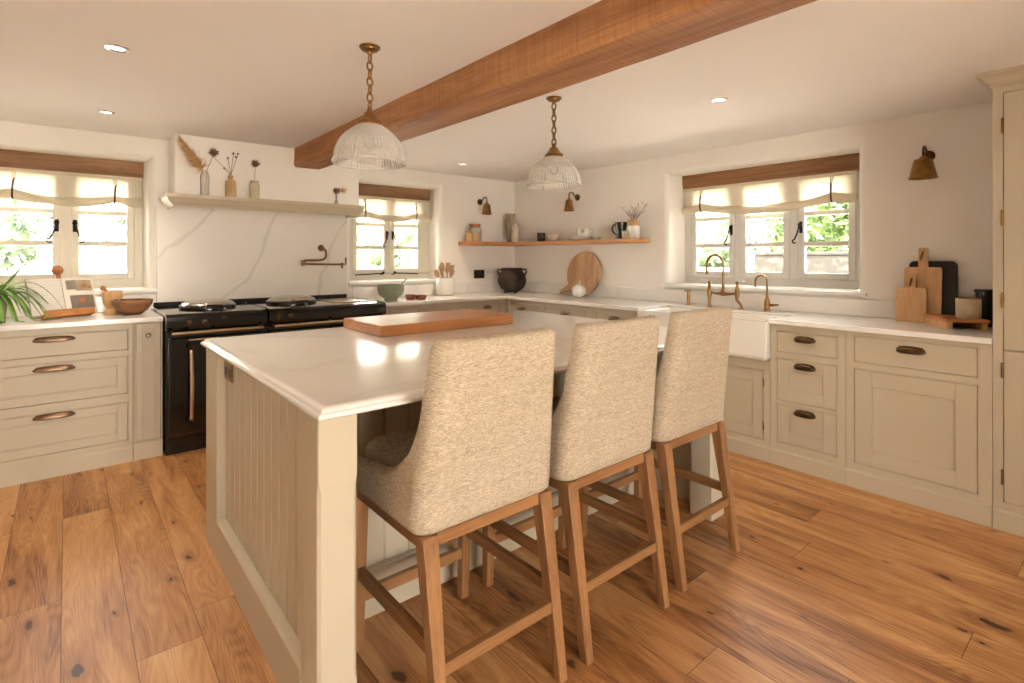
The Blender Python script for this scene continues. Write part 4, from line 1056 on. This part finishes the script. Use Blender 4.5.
# white crock with utensils
cx, cy = 3.035, 4.70
J = pot('utensil_crock', 'plain white crock full of wooden utensils by the small window', 'crock', cx, cy, .9305, [(.088, 0), (.096, .006), (.099, .02), (.099, .145), (.090, .165), (.082, .175), (.084, .185)], 'ceramic')
us_ = [(-.10, .02, .265, 'round'), (-.065, -.02, .30, 'flat'), (-.02, .03, .34, 'round'), (.02, -.03, .335, 'flat'), (.05, .02, .32, 'round'), (.085, -.01, .31, 'flat'), (.115, .03, .27, 'round')]
pos_ = ['leftmost', 'second from the left', 'third from the left', 'middle', 'third from the right', 'second from the right', 'rightmost']
for (dx, dy, h, kind), w in zip(us_, pos_):
    J = thing('wooden_spoon' if kind == 'round' else 'wooden_spatula', '%s of the wooden utensils standing in the white crock' % w, 'utensil', (cx+dx*.3, cy+dy*.3, .94), 'wooden utensils in the crock')
    top = Vector((cx+dx, cy+dy, .93+h)); bot = Vector((cx+dx*.25, cy+dy*.25, .945)); MB().tube([bot, bot.lerp(top, .72)], .006, 8).build('handle', 'palewood', J)
    m = MB(); c = bot.lerp(top, .86)
    ax = (top-bot).normalized(); sd = Vector((.77, -.64, 0)); nn = ax.cross(sd).normalized(); L = (top-bot).length*.16; rings = []
    for i in range(9):
        t = -1+2*i/8; wv = .026*math.sqrt(max(0, 1-t*t*.96)) if kind == 'round' else .012+.012*(t+1)/2
        rings.append([c+ax*L*t+sd*wv*math.cos(a)+nn*.006*math.sin(a) for a in [2*PI*k/10 for k in range(10)]])
    m.loops(rings); m.build('blade' if kind == 'flat' else 'bowl', 'palewood', J)

# green mixing bowl + spoon, copper cups
gx, gy = 2.268, 4.42
J = pot('mixing_bowl', 'green glazed mixing bowl on the worktop under the small window', 'bowl', gx, gy, .9305, [(.060, 0), (.062, .012), (.060, .02), (.088, .036), (.108, .056), (.119, .08), (.117, .094), (.123, .10), (.123, .138), (.127, .145)], 'greenglaze', 44)
J = thing('wooden_spoon', 'pale wooden spoon leaning out of the green mixing bowl', 'spoon', (gx+.06, gy, .96))
MB().tube([(gx-.02, gy, .955), (gx+.05, gy-.01, 1.03), (gx+.145, gy-.03, 1.128)], [.009, .006, .006], 8).build('handle', 'palewood', J)
J = thing('copper_tin', 'small copper baking tin on the worktop right of the green bowl', 'tin', (2.50, 4.38, .93))
MB().lathe([(.0005, .001), (.046, .001), (.056, .036), (.058, .040), (.054, .038), (.044, .004), (.0005, .003)], (2.555, 4.37, .931), 24, flute=.04).build('body', 'copper', J)
MB().tube([(2.61, 4.36, .965), (2.66, 4.35, .972)], .004, 6).build('handle', 'copper', J)
J = tag(MB().lathe([(.0005, .001), (.040, .001), (.050, .042), (.052, .046), (.048, .044), (.038, .004), (.0005, .003)], (2.465, 4.41, .931), 22, flute=.05).build('copper_tin', 'copper'), 'darker copper tin half hidden behind the first copper tin', 'tin')

# round board, white pot
def lean_mb(): return MB()
th = .10
def leaned(x0, z0, ang, f=1):  # local (y, h, d): h up the board, d thickness toward the room
    ca, sa = math.cos(ang), math.sin(ang)
    return lambda y, h, d: (x0+h*sa-d*ca, y, z0+h*ca+d*sa)
mp = leaned(4.035, .931, .14)
J = thing('round_board', 'large round striped wooden board with a handle leaning against the right wall', 'chopping board', (4.05, 3.62, .93))
m = MB(mp); cyy, czz, r = 3.68, .232, .228
pts = [(cyy+r*math.cos(a), czz+r*math.sin(a)) for a in [2*PI*k/64 for k in range(64)]]
m.loops([[(a, b, d) for a, b in pts] for d in (0, .02)]); o = m.build('board', 'acacia', J); mod_bevel(o, .003, 2)
m = MB(mp); m.loops([[(a, b, d) for a, b in [(3.80, .072), (3.985, .006), (4.0, .040), (3.83, .14)]] for d in (.001, .019)]); o = m.build('handle', 'acacia', J); mod_bevel(o, .004, 2)
J = thing('round_pot', 'round white ceramic pot with a tiny stem lid in front of the round board', 'pot', (3.87, 3.575, .93))
m = MB(); n = 56; rings = []
for i in range(12):
    a = PI*i/11; rr = max(.0005, 0.070*math.sin(a)); rings.append([(3.87+rr*(1+.02*math.cos(10*t))*math.cos(t), 3.575+rr*(1+.02*math.cos(10*t))*math.sin(t), .931+.066-.066*math.cos(a)) for t in [2*PI*k/n for k in range(n)]])
m.loops(rings); m.build('body', 'ceramic', J, ang=60)
MB().tube([(3.87, 3.575, 1.06), (3.872, 3.565, 1.082), (3.865, 3.55, 1.094)], [.008, .006, .005], 8).build('stem', 'ceramic', J)

# boards at the right
def board(label, y0, y1, h, x0, ang, mat, hy=None, hh=0, hw=.02, r=.012, th=.018, name='chopping_board'):
    J = thing(name, label, 'chopping board', (x0, (y0+y1)/2, .93)); mp = leaned(x0, .931, ang); m = MB(mp)
    pts = []
    for cy, cz, a0 in ((y1-r, h-r, 0), (y0+r, h-r, PI/2), (y0+r, r*.5, PI), (y1-r, r*.5, 1.5*PI)):
        q = r if cz > h/2 else r*.5
        cy = (y1-q) if a0 in (0, 1.5*PI) else (y0+q)
        for i in range(6): a = a0+PI/2*i/5; pts.append((cy+q*math.cos(a), cz+q*math.sin(a)))
    m.loops([[(a, b, d) for a, b in pts] for d in (0, th)]); o = m.build('board', mat, J); mod_bevel(o, .002, 2)
    if hy:
        m = MB(mp); top = h+hh; pts = [(hy-hw, h-.01), (hy+hw, h-.01), (hy+hw, top-.006), (hy+hw-.006, top), (hy-hw+.006, top), (hy-hw, top-.006)]
        # handle with a hanging hole: two cheeks and a cap
        hr = .008; zc = top-.024
        outer = [(hy+hw, h-.004), (hy+hw, top-.006), (hy+hw-.006, top), (hy-hw+.006, top), (hy-hw, top-.006), (hy-hw, h-.004)]
        m.loops([[(a, b, d) for a, b in outer] for d in (.001, th-.001)]); hd = m.build('handle', mat, J)
        m = MB(mp); m.lathe([(.0005, 0), (hr, 0), (hr, .002)], mp(hy, zc, th-.0005), 14, Vector(mp(0,0,1))-Vector(mp(0,0,0))); m.build('hanging_hole', 'gap', hd) if False else None
        m = MB(); c = Vector(mp(hy, zc, th)); pts = [Vector(mp(hy, zc+.002, th+.001)), Vector(mp(hy+.004, zc-.012, th+.006)), Vector(mp(hy+.014, zc-.04, th+.004)), Vector(mp(hy+.010, zc-.055, th+.004)), Vector(mp(hy+.002, zc-.03, th+.004)), Vector(mp(hy, zc+.002, th+.001))]
        m.tube(pts, .0022, 6); m.build('leather_loop', 'leather', hd)
    return J
board('black rectangular board with rounded corners leaning behind the wooden boards', .700, .938, .372, 4.042, .05, 'slate', r=.03, th=.012, name='serving_board')
board('tall pale wooden chopping board with a handle leaning on the black board', .768, .955, .335, 4.008, .06, 'bamboo', .860, .118, .024)
board('small pale wooden paddle board in front of the taller one', .832, .985, .208, 3.972, .07, 'bamboo', .905, .085, .019)
# riser board with feet
J = thing('serving_riser', 'low rectangular wooden serving stand on two feet near the tall cupboard', 'serving board', (3.90, .68, .93))
A = Vector((3.725, .695)); u = Vector((.839, .545)); v = Vector((.545, -.839))
def rect(a0, a1, b0, b1, z): return [(*(A+u*a+v*b), z) for a, b in ((a0, b0), (a1, b0), (a1, b1), (a0, b1))]
m = MB(); m.loops([rect(0, .28, 0, .202, .966), rect(0, .28, 0, .202, .984)]); o = m.build('board', 'boardwood', J); mod_bevel(o, .003, 2)
for a0, a1 in ((.0, .0),):
    pass
for b0 in (.006, .166): m = MB(); m.loops([rect(.012, .268, b0, b0+.03, .9305), rect(.012, .268, b0, b0+.03, .9655)]); m.build('foot', 'bamboo', J)
c = A+u*.098+v*.146
J = pot('candle_cup', 'cream ceramic cup with a dark rim standing on the wooden serving stand', 'cup', c.x, c.y, .9845, [(.052, 0), (.056, .004), (.057, .110)], 'stoneware')
MB().lathe([(.0572, .1102), (.0572, .114), (.051, .114), (.051, .1102)], (c.x, c.y, .9845), 30).build('rim', 'drybrown', J)
J = pot('canister', 'black cylindrical canister half hidden by the tall cupboard', 'canister', 4.03, .58, .9305, [(.036, 0), (.038, .004), (.038, .195)], 'blackpot')
MB().lathe([(.0005, .196), (.043, .196), (.044, .20), (.044, .212), (.0005, .214)], (4.03, .58, .9305), 28).build('lid', 'blackpot', J)

# ------------------------------------------------------------------ left worktop
px_, py_ = -.345, 4.46
J = thing('potted_spider_plant', 'green spider plant in a grey pot at the left end of the worktop', 'plant', (px_, py_, .93))
MB().lathe([(.0005, 0), (.055, 0), (.058, .005), (.070, .165), (.073, .17), (.066, .168), (.062, .15), (.0005, .148)], (px_, py_, .9305), 30).build('pot', 'greypot', J)
MB().lathe([(.0005, .155), (.063, .152)], (px_, py_, .9305), 20).build('soil', 'drybrown', J)
def blade(m, p0, d, L, w, droop, up):
    d = Vector((math.cos(d), math.sin(d), 0)); sd = d.cross(Vector((0,0,1))); n = 12; A_ = []; B_ = []; Cc = []
    for i in range(n+1):
        t = i/n; p = Vector(p0)+d*(L*t*.9)+Vector((0, 0, up*L*(t-.0)*1.0-droop*L*t*t*1.6)); p.z = max(p.z, .945)
        ww = w*math.sin(PI*min(1, .12+t*.88))**.7*(1 if t < 1 else .05)
        A_.append(p+sd*ww); B_.append(p-Vector((0,0,.25*w))); Cc.append(p-sd*ww)
    m.loops([[a, b, c] for a, b, c in zip(A_, B_, Cc)], False, False, False)
rp = random.Random(11); m = MB()
for i in range(30):
    a = rp.uniform(0, 2*PI)
    blade(m, (px_+.02*math.cos(a), py_+.02*math.sin(a), 1.085), a, rp.uniform(.18, .30), rp.uniform(.009, .015), rp.uniform(.5, 1.1), rp.uniform(.7, 1.3))
for a, L, w, dr, up in ((-.4, .16, .020, .15, 1.5), (2.2, .15, .018, .1, 1.4), (-.9, .25, .016, 1.5, .9), (-.25, .34, .011, 1.3, 1.1), (.15, .36, .009, 1.0, 1.25), (-.6, .28, .012, 1.2, .9), (-.1, .22, .013, 1.5, .8), (.5, .33, .008, .55, 1.0), (-1.2, .2, .014, 1.4, .8)):
    blade(m, (px_+.02*math.cos(a), py_+.02*math.sin(a), 1.085), a, L, w, dr, up)
fo = m.build('foliage', 'spider', J, ang=180); mod_solid(fo, .0012)

# cookbook stand + open cookbook
ang = math.radians(28)   # yaw of the stand
bx0, by0 = .0, 4.56
cu, su = math.cos(ang), math.sin(ang); tl = .30
def bk(u, h, d):  # u along width, h up the leaning face, d out of the face toward the viewer
    yy = -d*math.cos(tl)+h*math.sin(tl); zz = h*math.cos(tl)+d*math.sin(tl)
    return (bx0+u*cu-yy*su, by0+u*su+yy*cu, .9335+zz)
J = thing('cookbook_stand', 'wooden cookbook stand with a ball finial behind the open cookbook', 'book stand', (bx0, by0, .93))
m = MB(bk); m.box(-.14, .14, -.004, .014, -.012, .0, .002); m.build('back_board', 'boardwood', J) if False else None
m = MB(bk); m.box(-.12, .12, .02, .26, -.016, -.004, .003); m.build('back_board', 'boardwood', J)
m = MB(bk); m.box(-.145, .145, -.002, .020, -.004, .050, .003); m.build('ledge', 'boardwood', J)
m = MB(bk); m.box(-.145, .145, .020, .042, .040, .050, .002); m.build('page_lip', 'boardwood', J)
m = MB(bk); m.box(-.012, .012, .24, .30, -.014, -.006, .002); m.sphere((0, .325, -.01), .032, seg=18, rg=12); m.build('ball_finial', 'terracotta', J)
m = MB(); p = [bk(-.05, .2, -.017), bk(.05, .2, -.017)]
m.hexa([(p[0][0], p[0][1], p[0][2]), (p[1][0], p[1][1], p[1][2]), (p[1][0]-.004, p[1][1]+.012, p[1][2]), (p[0][0]-.004, p[0][1]+.012, p[0][2])], [(p[0][0]-.06, p[0][1]+.115, .932), (p[1][0]-.06, p[1][1]+.115, .932), (p[1][0]-.064, p[1][1]+.125, .932), (p[0][0]-.064, p[0][1]+.125, .932)]); m.build('back_leg', 'boardwood', J)
J = thing('cookbook', 'open cookbook with photographs of food resting on the wooden stand', 'book', (bx0, by0, .95))
def page(s):
    m = MB(bk); rings = []
    for i in range(11):
        t = i/10; u = s*(.002+.185*t); d = .006+.016*math.sin(PI*min(1, t*1.1))**1.0*(1-t*.5)
        rings.append([(u, .022, -.002), (u, .022, d), (u, .262, d), (u, .262, -.002)])
    m.loops(rings); return m
page(-1).build('left_pages', 'print', J, ang=60); page(1).build('right_pages', 'paper', J, ang=60)
m = MB(bk); m.box(-.19, .19, .0205, .266, -.0038, -.0022, 0); m.build('cover', 'greypot', J)
def pic(a0, a1, h0, h1, mat, name):
    m = MB(bk); rings = []
    for i in range(7):
        u = a0+(a1-a0)*i/6; t = abs(u)/.187; d = .0066+.016*math.sin(PI*min(1, t*1.1))*(1-t*.5)
        rings.append([(u, h0, d), (u, h1, d)])
    m.loops(rings, False, False, False); return m.build(name, mat, J, ang=80)
pic(.03, .175, .05, .14, 'greypot', 'photograph'); pic(.07, .175, .17, .245, 'driftwood', 'photograph'); pic(.02, .075, .18, .245, 'greypot', 'photograph')
for u0, h0, r in ((.10, .105, .026), (.12, .205, .022), (.155, .195, .018)):
    m = MB(bk); t = u0/.187; d = .0075+.016*math.sin(PI*min(1, t*1.1))*(1-t*.5)
    m.loops([[(u0+r*math.cos(a), h0+r*.6*math.sin(a), dd) for a in [2*PI*k/16 for k in range(16)]] for dd in (d-.001, d+.0008)]); m.build('printed_dish', 'terracotta', J)
m = MB(bk)
for k in range(15):
    h0 = .24-k*.012
    for i in range(4): 
        u = -.15+.028*i; t = abs(u)/.187; m.box(u, u+(.026 if (k*7+i*3) % 5 else .016), h0, h0+.003, .0215, .0222)
m.build('printed_lines', 'greypot', J) if False else None

# mortar and pestle, bowl
mx_, my_ = .245, 4.655
J = thing('mortar', 'turned pale wooden mortar standing behind the wooden bowl', 'mortar', (mx_, my_, .93))
MB().lathe([(.0005, 0), (.050, 0), (.052, .008), (.040, .028), (.034, .038), (.050, .060), (.058, .10), (.058, .155), (.055, .16), (.050, .155), (.045, .08), (.0005, .06)], (mx_, my_, .9305), 32).build('body', 'bamboo', J, ang=45)
J = thing('pestle', 'small wooden pestle leaning out of the pale mortar', 'pestle', (mx_-.03, my_, 1.0))
m = MB(); m.tube([(mx_+.005, my_, 1.005), (mx_-.022, my_, 1.07), (mx_-.045, my_-.004, 1.105)], [.014, .010, .010], 10); m.sphere((mx_-.053, my_-.005, 1.112), .017); m.build('handle', 'terracotta', J)
pot('wooden_bowl', 'dark turned wooden bowl on the left worktop beside the cooker', 'bowl', .348, 4.52, .9305, [(.050, 0), (.056, .002), (.090, .03), (.116, .07), (.122, .098), (.120, .102)], 'darkbowl', 44, thick=.008)

# ------------------------------------------------------------------ mantel bottles and dried flowers
MZ = 1.788
def flower(label, x, y, z0, pts, heads, mat='drybrown', name='dried_flower', cat='dried flower'):
    J = thing(name, label, cat, (x, y, z0)); m = MB()
    for p in pts: m.tube(p, .0016, 5)
    m.build('stem', 'drybrown', J)
    for hx, hy, hz, r in heads:
        m = MB(); m.sphere((hx, hy, hz), r*.7, seg=12, rg=8); q = random.Random(int(hx*1e4))
        for i in range(max(8, int(r*900))):
            d = Vector((q.gauss(0,1), q.gauss(0,1), q.gauss(0,1))).normalized(); m.tube([Vector((hx,hy,hz))+d*r*.5, Vector((hx,hy,hz))+d*r*1.15], [r*.13, r*.03], 4)
        m.build('flower_head', mat, J)
    return J
BY = 4.474
b1x, b2x, b3x, b4x = .782, .957, 1.125, 1.78
J = thing('glass_bottle', 'slim clear glass bottle on the mantel, leftmost of the vases', 'bottle', (b1x, BY, MZ))
MB().lathe([(.0005, .001), (.028, .001), (.030, .004), (.030, .14), (.024, .165), (.019, .175), (.020, .182)], (b1x, BY, MZ), 28).build('body', 'shade', J)
J = thing('stoneware_bottle', 'tan stoneware bottle with a short neck on the mantel', 'bottle', (b2x, BY, MZ))
MB().lathe([(.0005, 0), (.036, 0), (.038, .004), (.038, .105), (.034, .120), (.017, .132), (.016, .145), (.020, .150), (.020, .162), (.012, .162), (.0005, .15)], (b2x, BY, MZ), 28).build('body', 'tan_stone', J, ang=45)
J = thing('stoneware_jar', 'greyish stoneware jar with a rolled rim on the mantel', 'jar', (b3x, BY, MZ))
MB().lathe([(.0005, 0), (.034, 0), (.036, .004), (.037, .10), (.032, .112), (.027, .118), (.030, .124), (.030, .138), (.024, .138), (.020, .11), (.0005, .10)], (b3x, BY, MZ), 28).build('body', 'stoneware', J, ang=45)
J = thing('bud_vase', 'tiny clear bud vase at the right end of the mantel', 'vase', (b4x, BY, MZ))
MB().lathe([(.0005, .001), (.014, .001), (.016, .01), (.010, .03), (.006, .04), (.006, .075)], (b4x, BY, MZ), 20).build('body', 'shade', J)
# pampas
J = thing('dried_grass', 'feathery beige pampas plume leaning left out of the glass bottle', 'dried grass', (b1x, BY, MZ+.1))
p0 = Vector((b1x, BY, MZ+.02)); p1 = Vector((b1x-.015, BY, MZ+.19)); p2 = Vector((b1x-.145, BY-.012, MZ+.375))
m = MB(); m.tube([p0, p1, p1.lerp(p2, .5)+Vector((0,0,-.008)), p2], [.002, .002, .0016, .001], 5); m.build('stem', 'drygrass', J)
m = MB(); q = random.Random(3)
for i in range(900):
    t = q.random(); c = p1.lerp(p2, t)+Vector((0, 0, -.01*math.sin(PI*t))); d = (p2-p1).normalized(); w = .042*(1-t)**.5+.006
    e = c+d*q.uniform(.02, .05)+Vector((q.gauss(0, 1)*w*.6, q.gauss(0, 1)*w*.3, q.gauss(0, 1)*w*.6)); e.y = min(e.y, 4.508)
    m.tube([c, e], [.0024, .0005], 3)
m.build('plume', 'drygrass', J)
flower('dark thistle-like dried flower standing in the slim glass bottle', b1x, BY, MZ+.1, [[(b1x+.005, BY, MZ+.03), (b1x+.012, BY, MZ+.18), (b1x+.058, BY, MZ+.31)]], [(b1x+.060, BY, MZ+.325, .034)])
flower('spray of small dark seed heads in the tan stoneware bottle', b2x, BY, MZ+.1, [[(b2x, BY, MZ+.05), (b2x, BY, MZ+.17), (b2x+.018, BY, MZ+.33)], [(b2x, BY, MZ+.05), (b2x, BY, MZ+.17), (b2x-.02, BY, MZ+.29)], [(b2x, BY, MZ+.05), (b2x-.005, BY, MZ+.17), (b2x-.045, BY, MZ+.21)], [(b2x, BY, MZ+.05), (b2x+.002, BY, MZ+.17), (b2x+.05, BY, MZ+.33)], [(b2x, BY, MZ+.05), (b2x-.01, BY, MZ+.19), (b2x-.14, BY, MZ+.31)]],
       [(b2x+.018, BY, MZ+.335, .011), (b2x-.02, BY, MZ+.295, .009), (b2x-.045, BY, MZ+.215, .009), (b2x+.05, BY, MZ+.335, .010), (b2x+.035, BY, MZ+.31, .010), (b2x-.14, BY, MZ+.315, .009)])
flower('single round brown dried flower in the grey stoneware jar', b3x, BY, MZ+.1, [[(b3x, BY, MZ+.04), (b3x, BY, MZ+.14), (b3x+.006, BY, MZ+.26)]], [(b3x+.006, BY, MZ+.272, .034)])
flower('small brown dried flower in the bud vase at the right of the mantel', b4x, BY, MZ+.06, [[(b4x, BY, MZ+.02), (b4x+.002, BY, MZ+.10)]], [(b4x+.002, BY, MZ+.115, .032)])
flower('peach-coloured dried petal beside the brown flower at the right of the mantel', b4x+.01, BY, MZ+.06, [[(b4x, BY, MZ+.02), (b4x+.01, BY, MZ+.08), (b4x+.06, BY, MZ+.12)]], [(b4x+.068, BY, MZ+.125, .028)], 'peach')

# ------------------------------------------------------------------ outside
GZ = 1.03
m = MB(); m.box(XW+T+.01, 40, -12, 45, GZ-.3, GZ); m.box(-22, XW+T+.01, YW+T+.01, 45, GZ-.3, GZ); kd(m.build('ground', 'gravel'))
kd(MB().box(-22, 40, -30, YF-T-.01, -.3, -.02).build('terrace', 'gravel'))
def wallstone(label, x0, x1, y0, y1, h):
    m = MB(); m.box(x0, x1, y0, y1, GZ, GZ+h, .02); m.box(x0-.03, x1+.03, y0-.03, y1+.03, GZ+h, GZ+h+.06, .02); return tag(m.build('garden_wall', 'stone'), label, 'wall')
wallstone('low grey stone garden wall under the hedge, seen through the sink window', 10.0, 10.4, -1.0, 4.75, .34)
def bush(name, label, cx, cy, cz, rx, ry, rz, n, mat, size=.09, seed=1, group=None):
    J = thing(name, label, 'shrub', (cx, cy, GZ), group); q = random.Random(seed)
    m = MB(); rings = []; sg, rg = 26, 14
    for i in range(rg+1):
        a = PI*i/rg; rings.append([])
        for k in range(sg):
            b = 2*PI*k/sg; d = 1+.10*math.sin(3*b+seed+2*a)+.08*math.sin(5*a+7*b+seed*2)
            rings[-1].append((cx+.9*rx*d*math.sin(a)*math.cos(b), cy+.9*ry*d*math.sin(a)*math.sin(b), max(GZ+.001, cz+.9*rz*d*math.cos(a))))
    m.loops(rings); m.build('branch_mass', 'leafB' if mat == 'leafB' else 'leafA', J)
    m = MB()
    for i in range(n):
        v = Vector((q.gauss(0,1), q.gauss(0,1), q.gauss(0,1))).normalized(); k = q.uniform(.86, 1.12)
        p = Vector((cx+v.x*rx*k, cy+v.y*ry*k, cz+v.z*rz*k))
        if p.z < GZ+.03: continue
        a = Vector((q.gauss(0,1), q.gauss(0,1), q.gauss(0,1))).normalized(); b = a.orthogonal().normalized(); s = size*q.uniform(.6, 1.3)
        m.add([p-a*s, p+b*s*.45, p+a*s, p-b*s*.45], [(0,1,2,3)])
    m.build('foliage', mat, J, flat=True)
    return J
for i, (cx, cy, cz, rx, ry, rz, s) in enumerate(((11.6, 4.3, 1.9, .8, .8, 1.1, 3), (11.6, 2.2, 2.1, .8, .8, 1.2, 5), (11.6, .1, 1.9, .8, .8, 1.1, 8))):
    bush('garden_hedge', ['leafy green hedge behind the garden wall, left part of the sink window view', 'tall leafy green hedge above the middle of the garden wall', 'leafy green hedge at the right end of the garden wall'][i], cx, cy, cz, rx, ry, rz, 2600, 'leafA', .10, s, 'hedges behind the garden wall')
bush('garden_bush', 'hazy green bush in the distance through the left pane above the sink', 15.5, 9.6, 2.2, 1.3, 2.3, 1.6, 2200, 'leafB', .13, 12)
bush('garden_bush', 'large dark green bush behind the garden wall through the right pane of the sink window', 15.2, 2.6, 3.0, 1.5, 3.6, 2.2, 2600, 'leafA', .13, 14)
bush('garden_hedge', 'pale hedge far beyond the left pane of the cookbook window', -2.2, 15, 1.9, 2.0, .8, .95, 2200, 'leafB', .12, 21)
bush('garden_bush', 'small green bush outside the right pane of the cookbook window', 1.3, 13.6, 1.8, .7, .6, .6, 1300, 'leafB', .10, 22)
bush('topiary_bush', 'dark clipped bush seen through the left pane of the small window beside the cooker', 3.3, 8.2, 1.62, .42, .42, .62, 1300, 'leafB', .05, 23)
bush('garden_bush', 'loose green bush seen through the small window beside the cooker', 6.6, 12.5, 2.2, 1.5, .9, 1.15, 1900, 'leafB', .10, 24)
bush('garden_shrub', 'low grey-green shrub at the bottom right pane of the small window', 5.3, 9.2, 1.25, .38, .4, .36, 900, 'leafB', .05, 25)

# ------------------------------------------------------------------ light
w = bpy.data.worlds.new('sky'); bpy.context.scene.world = w; w.use_nodes = True; nt = w.node_tree; bg = nt.nodes['Background']
tc = nt.nodes.new('ShaderNodeTexCoord'); sp = nt.nodes.new('ShaderNodeSeparateXYZ'); nt.links.new(tc.outputs['Generated'], sp.inputs[0])
rp_ = nt.nodes.new('ShaderNodeValToRGB'); rp_.color_ramp.elements[0].position = .0; rp_.color_ramp.elements[0].color = (1, .945, .88, 1)
rp_.color_ramp.elements[1].position = .8; rp_.color_ramp.elements[1].color = (.90, .93, 1, 1)
nt.links.new(sp.outputs['Z'], rp_.inputs['Fac']); nt.links.new(rp_.outputs['Color'], bg.inputs['Color']); bg.inputs['Strength'].default_value = 12
sd = bpy.data.lights.new('sun', 'SUN'); sd.energy = 20; sd.angle = math.radians(3); sd.color = (1, .93, .82)
so = bpy.data.objects.new('sun', sd); C.objects.link(so); so.rotation_euler = Vector((-.55, -.75, 1.25)).to_track_quat('Z', 'Y').to_euler()
def area(name, loc, rot, sx, sy, e, col, portal=False):
    l = bpy.data.lights.new(name, 'AREA'); l.shape = 'RECTANGLE'; l.size = sx; l.size_y = sy; l.energy = e; l.color = col
    o = bpy.data.objects.new(name, l); C.objects.link(o); o.location = loc; o.rotation_euler = rot
    if portal: l.cycles.is_portal = True
    return o
area('window_daylight', (-.01, YW+.42, 1.6), (-PI/2, 0, 0), 1.0, 1.05, 1, (1,1,1), True)
area('window_daylight', (2.6, YW+.42, 1.6), (-PI/2, 0, 0), 1.0, 1.05, 1, (1,1,1), True)
area('window_daylight', (XW+.42, 2.02, 1.6), (0, PI/2, 0), 1.05, 1.45, 1, (1,1,1), True)
area('window_daylight', (.35, YF-.4, 1.05), (PI/2, 0, 0), 1.75, 2.1, 1, (1,1,1), True)
for x, y in ((.165, 2.843), (.185, 4.138), (2.867, 1.555), (2.928, 4.217)):
    l = bpy.data.lights.new('downlight_beam', 'SPOT'); l.energy = 14; l.spot_size = 1.9; l.spot_blend = .8; l.color = (1, .84, .64); l.shadow_soft_size = .03
    o = bpy.data.objects.new('downlight_beam', l); C.objects.link(o); o.location = (x, y, ZC-.012)
vs.exposure = 1.25
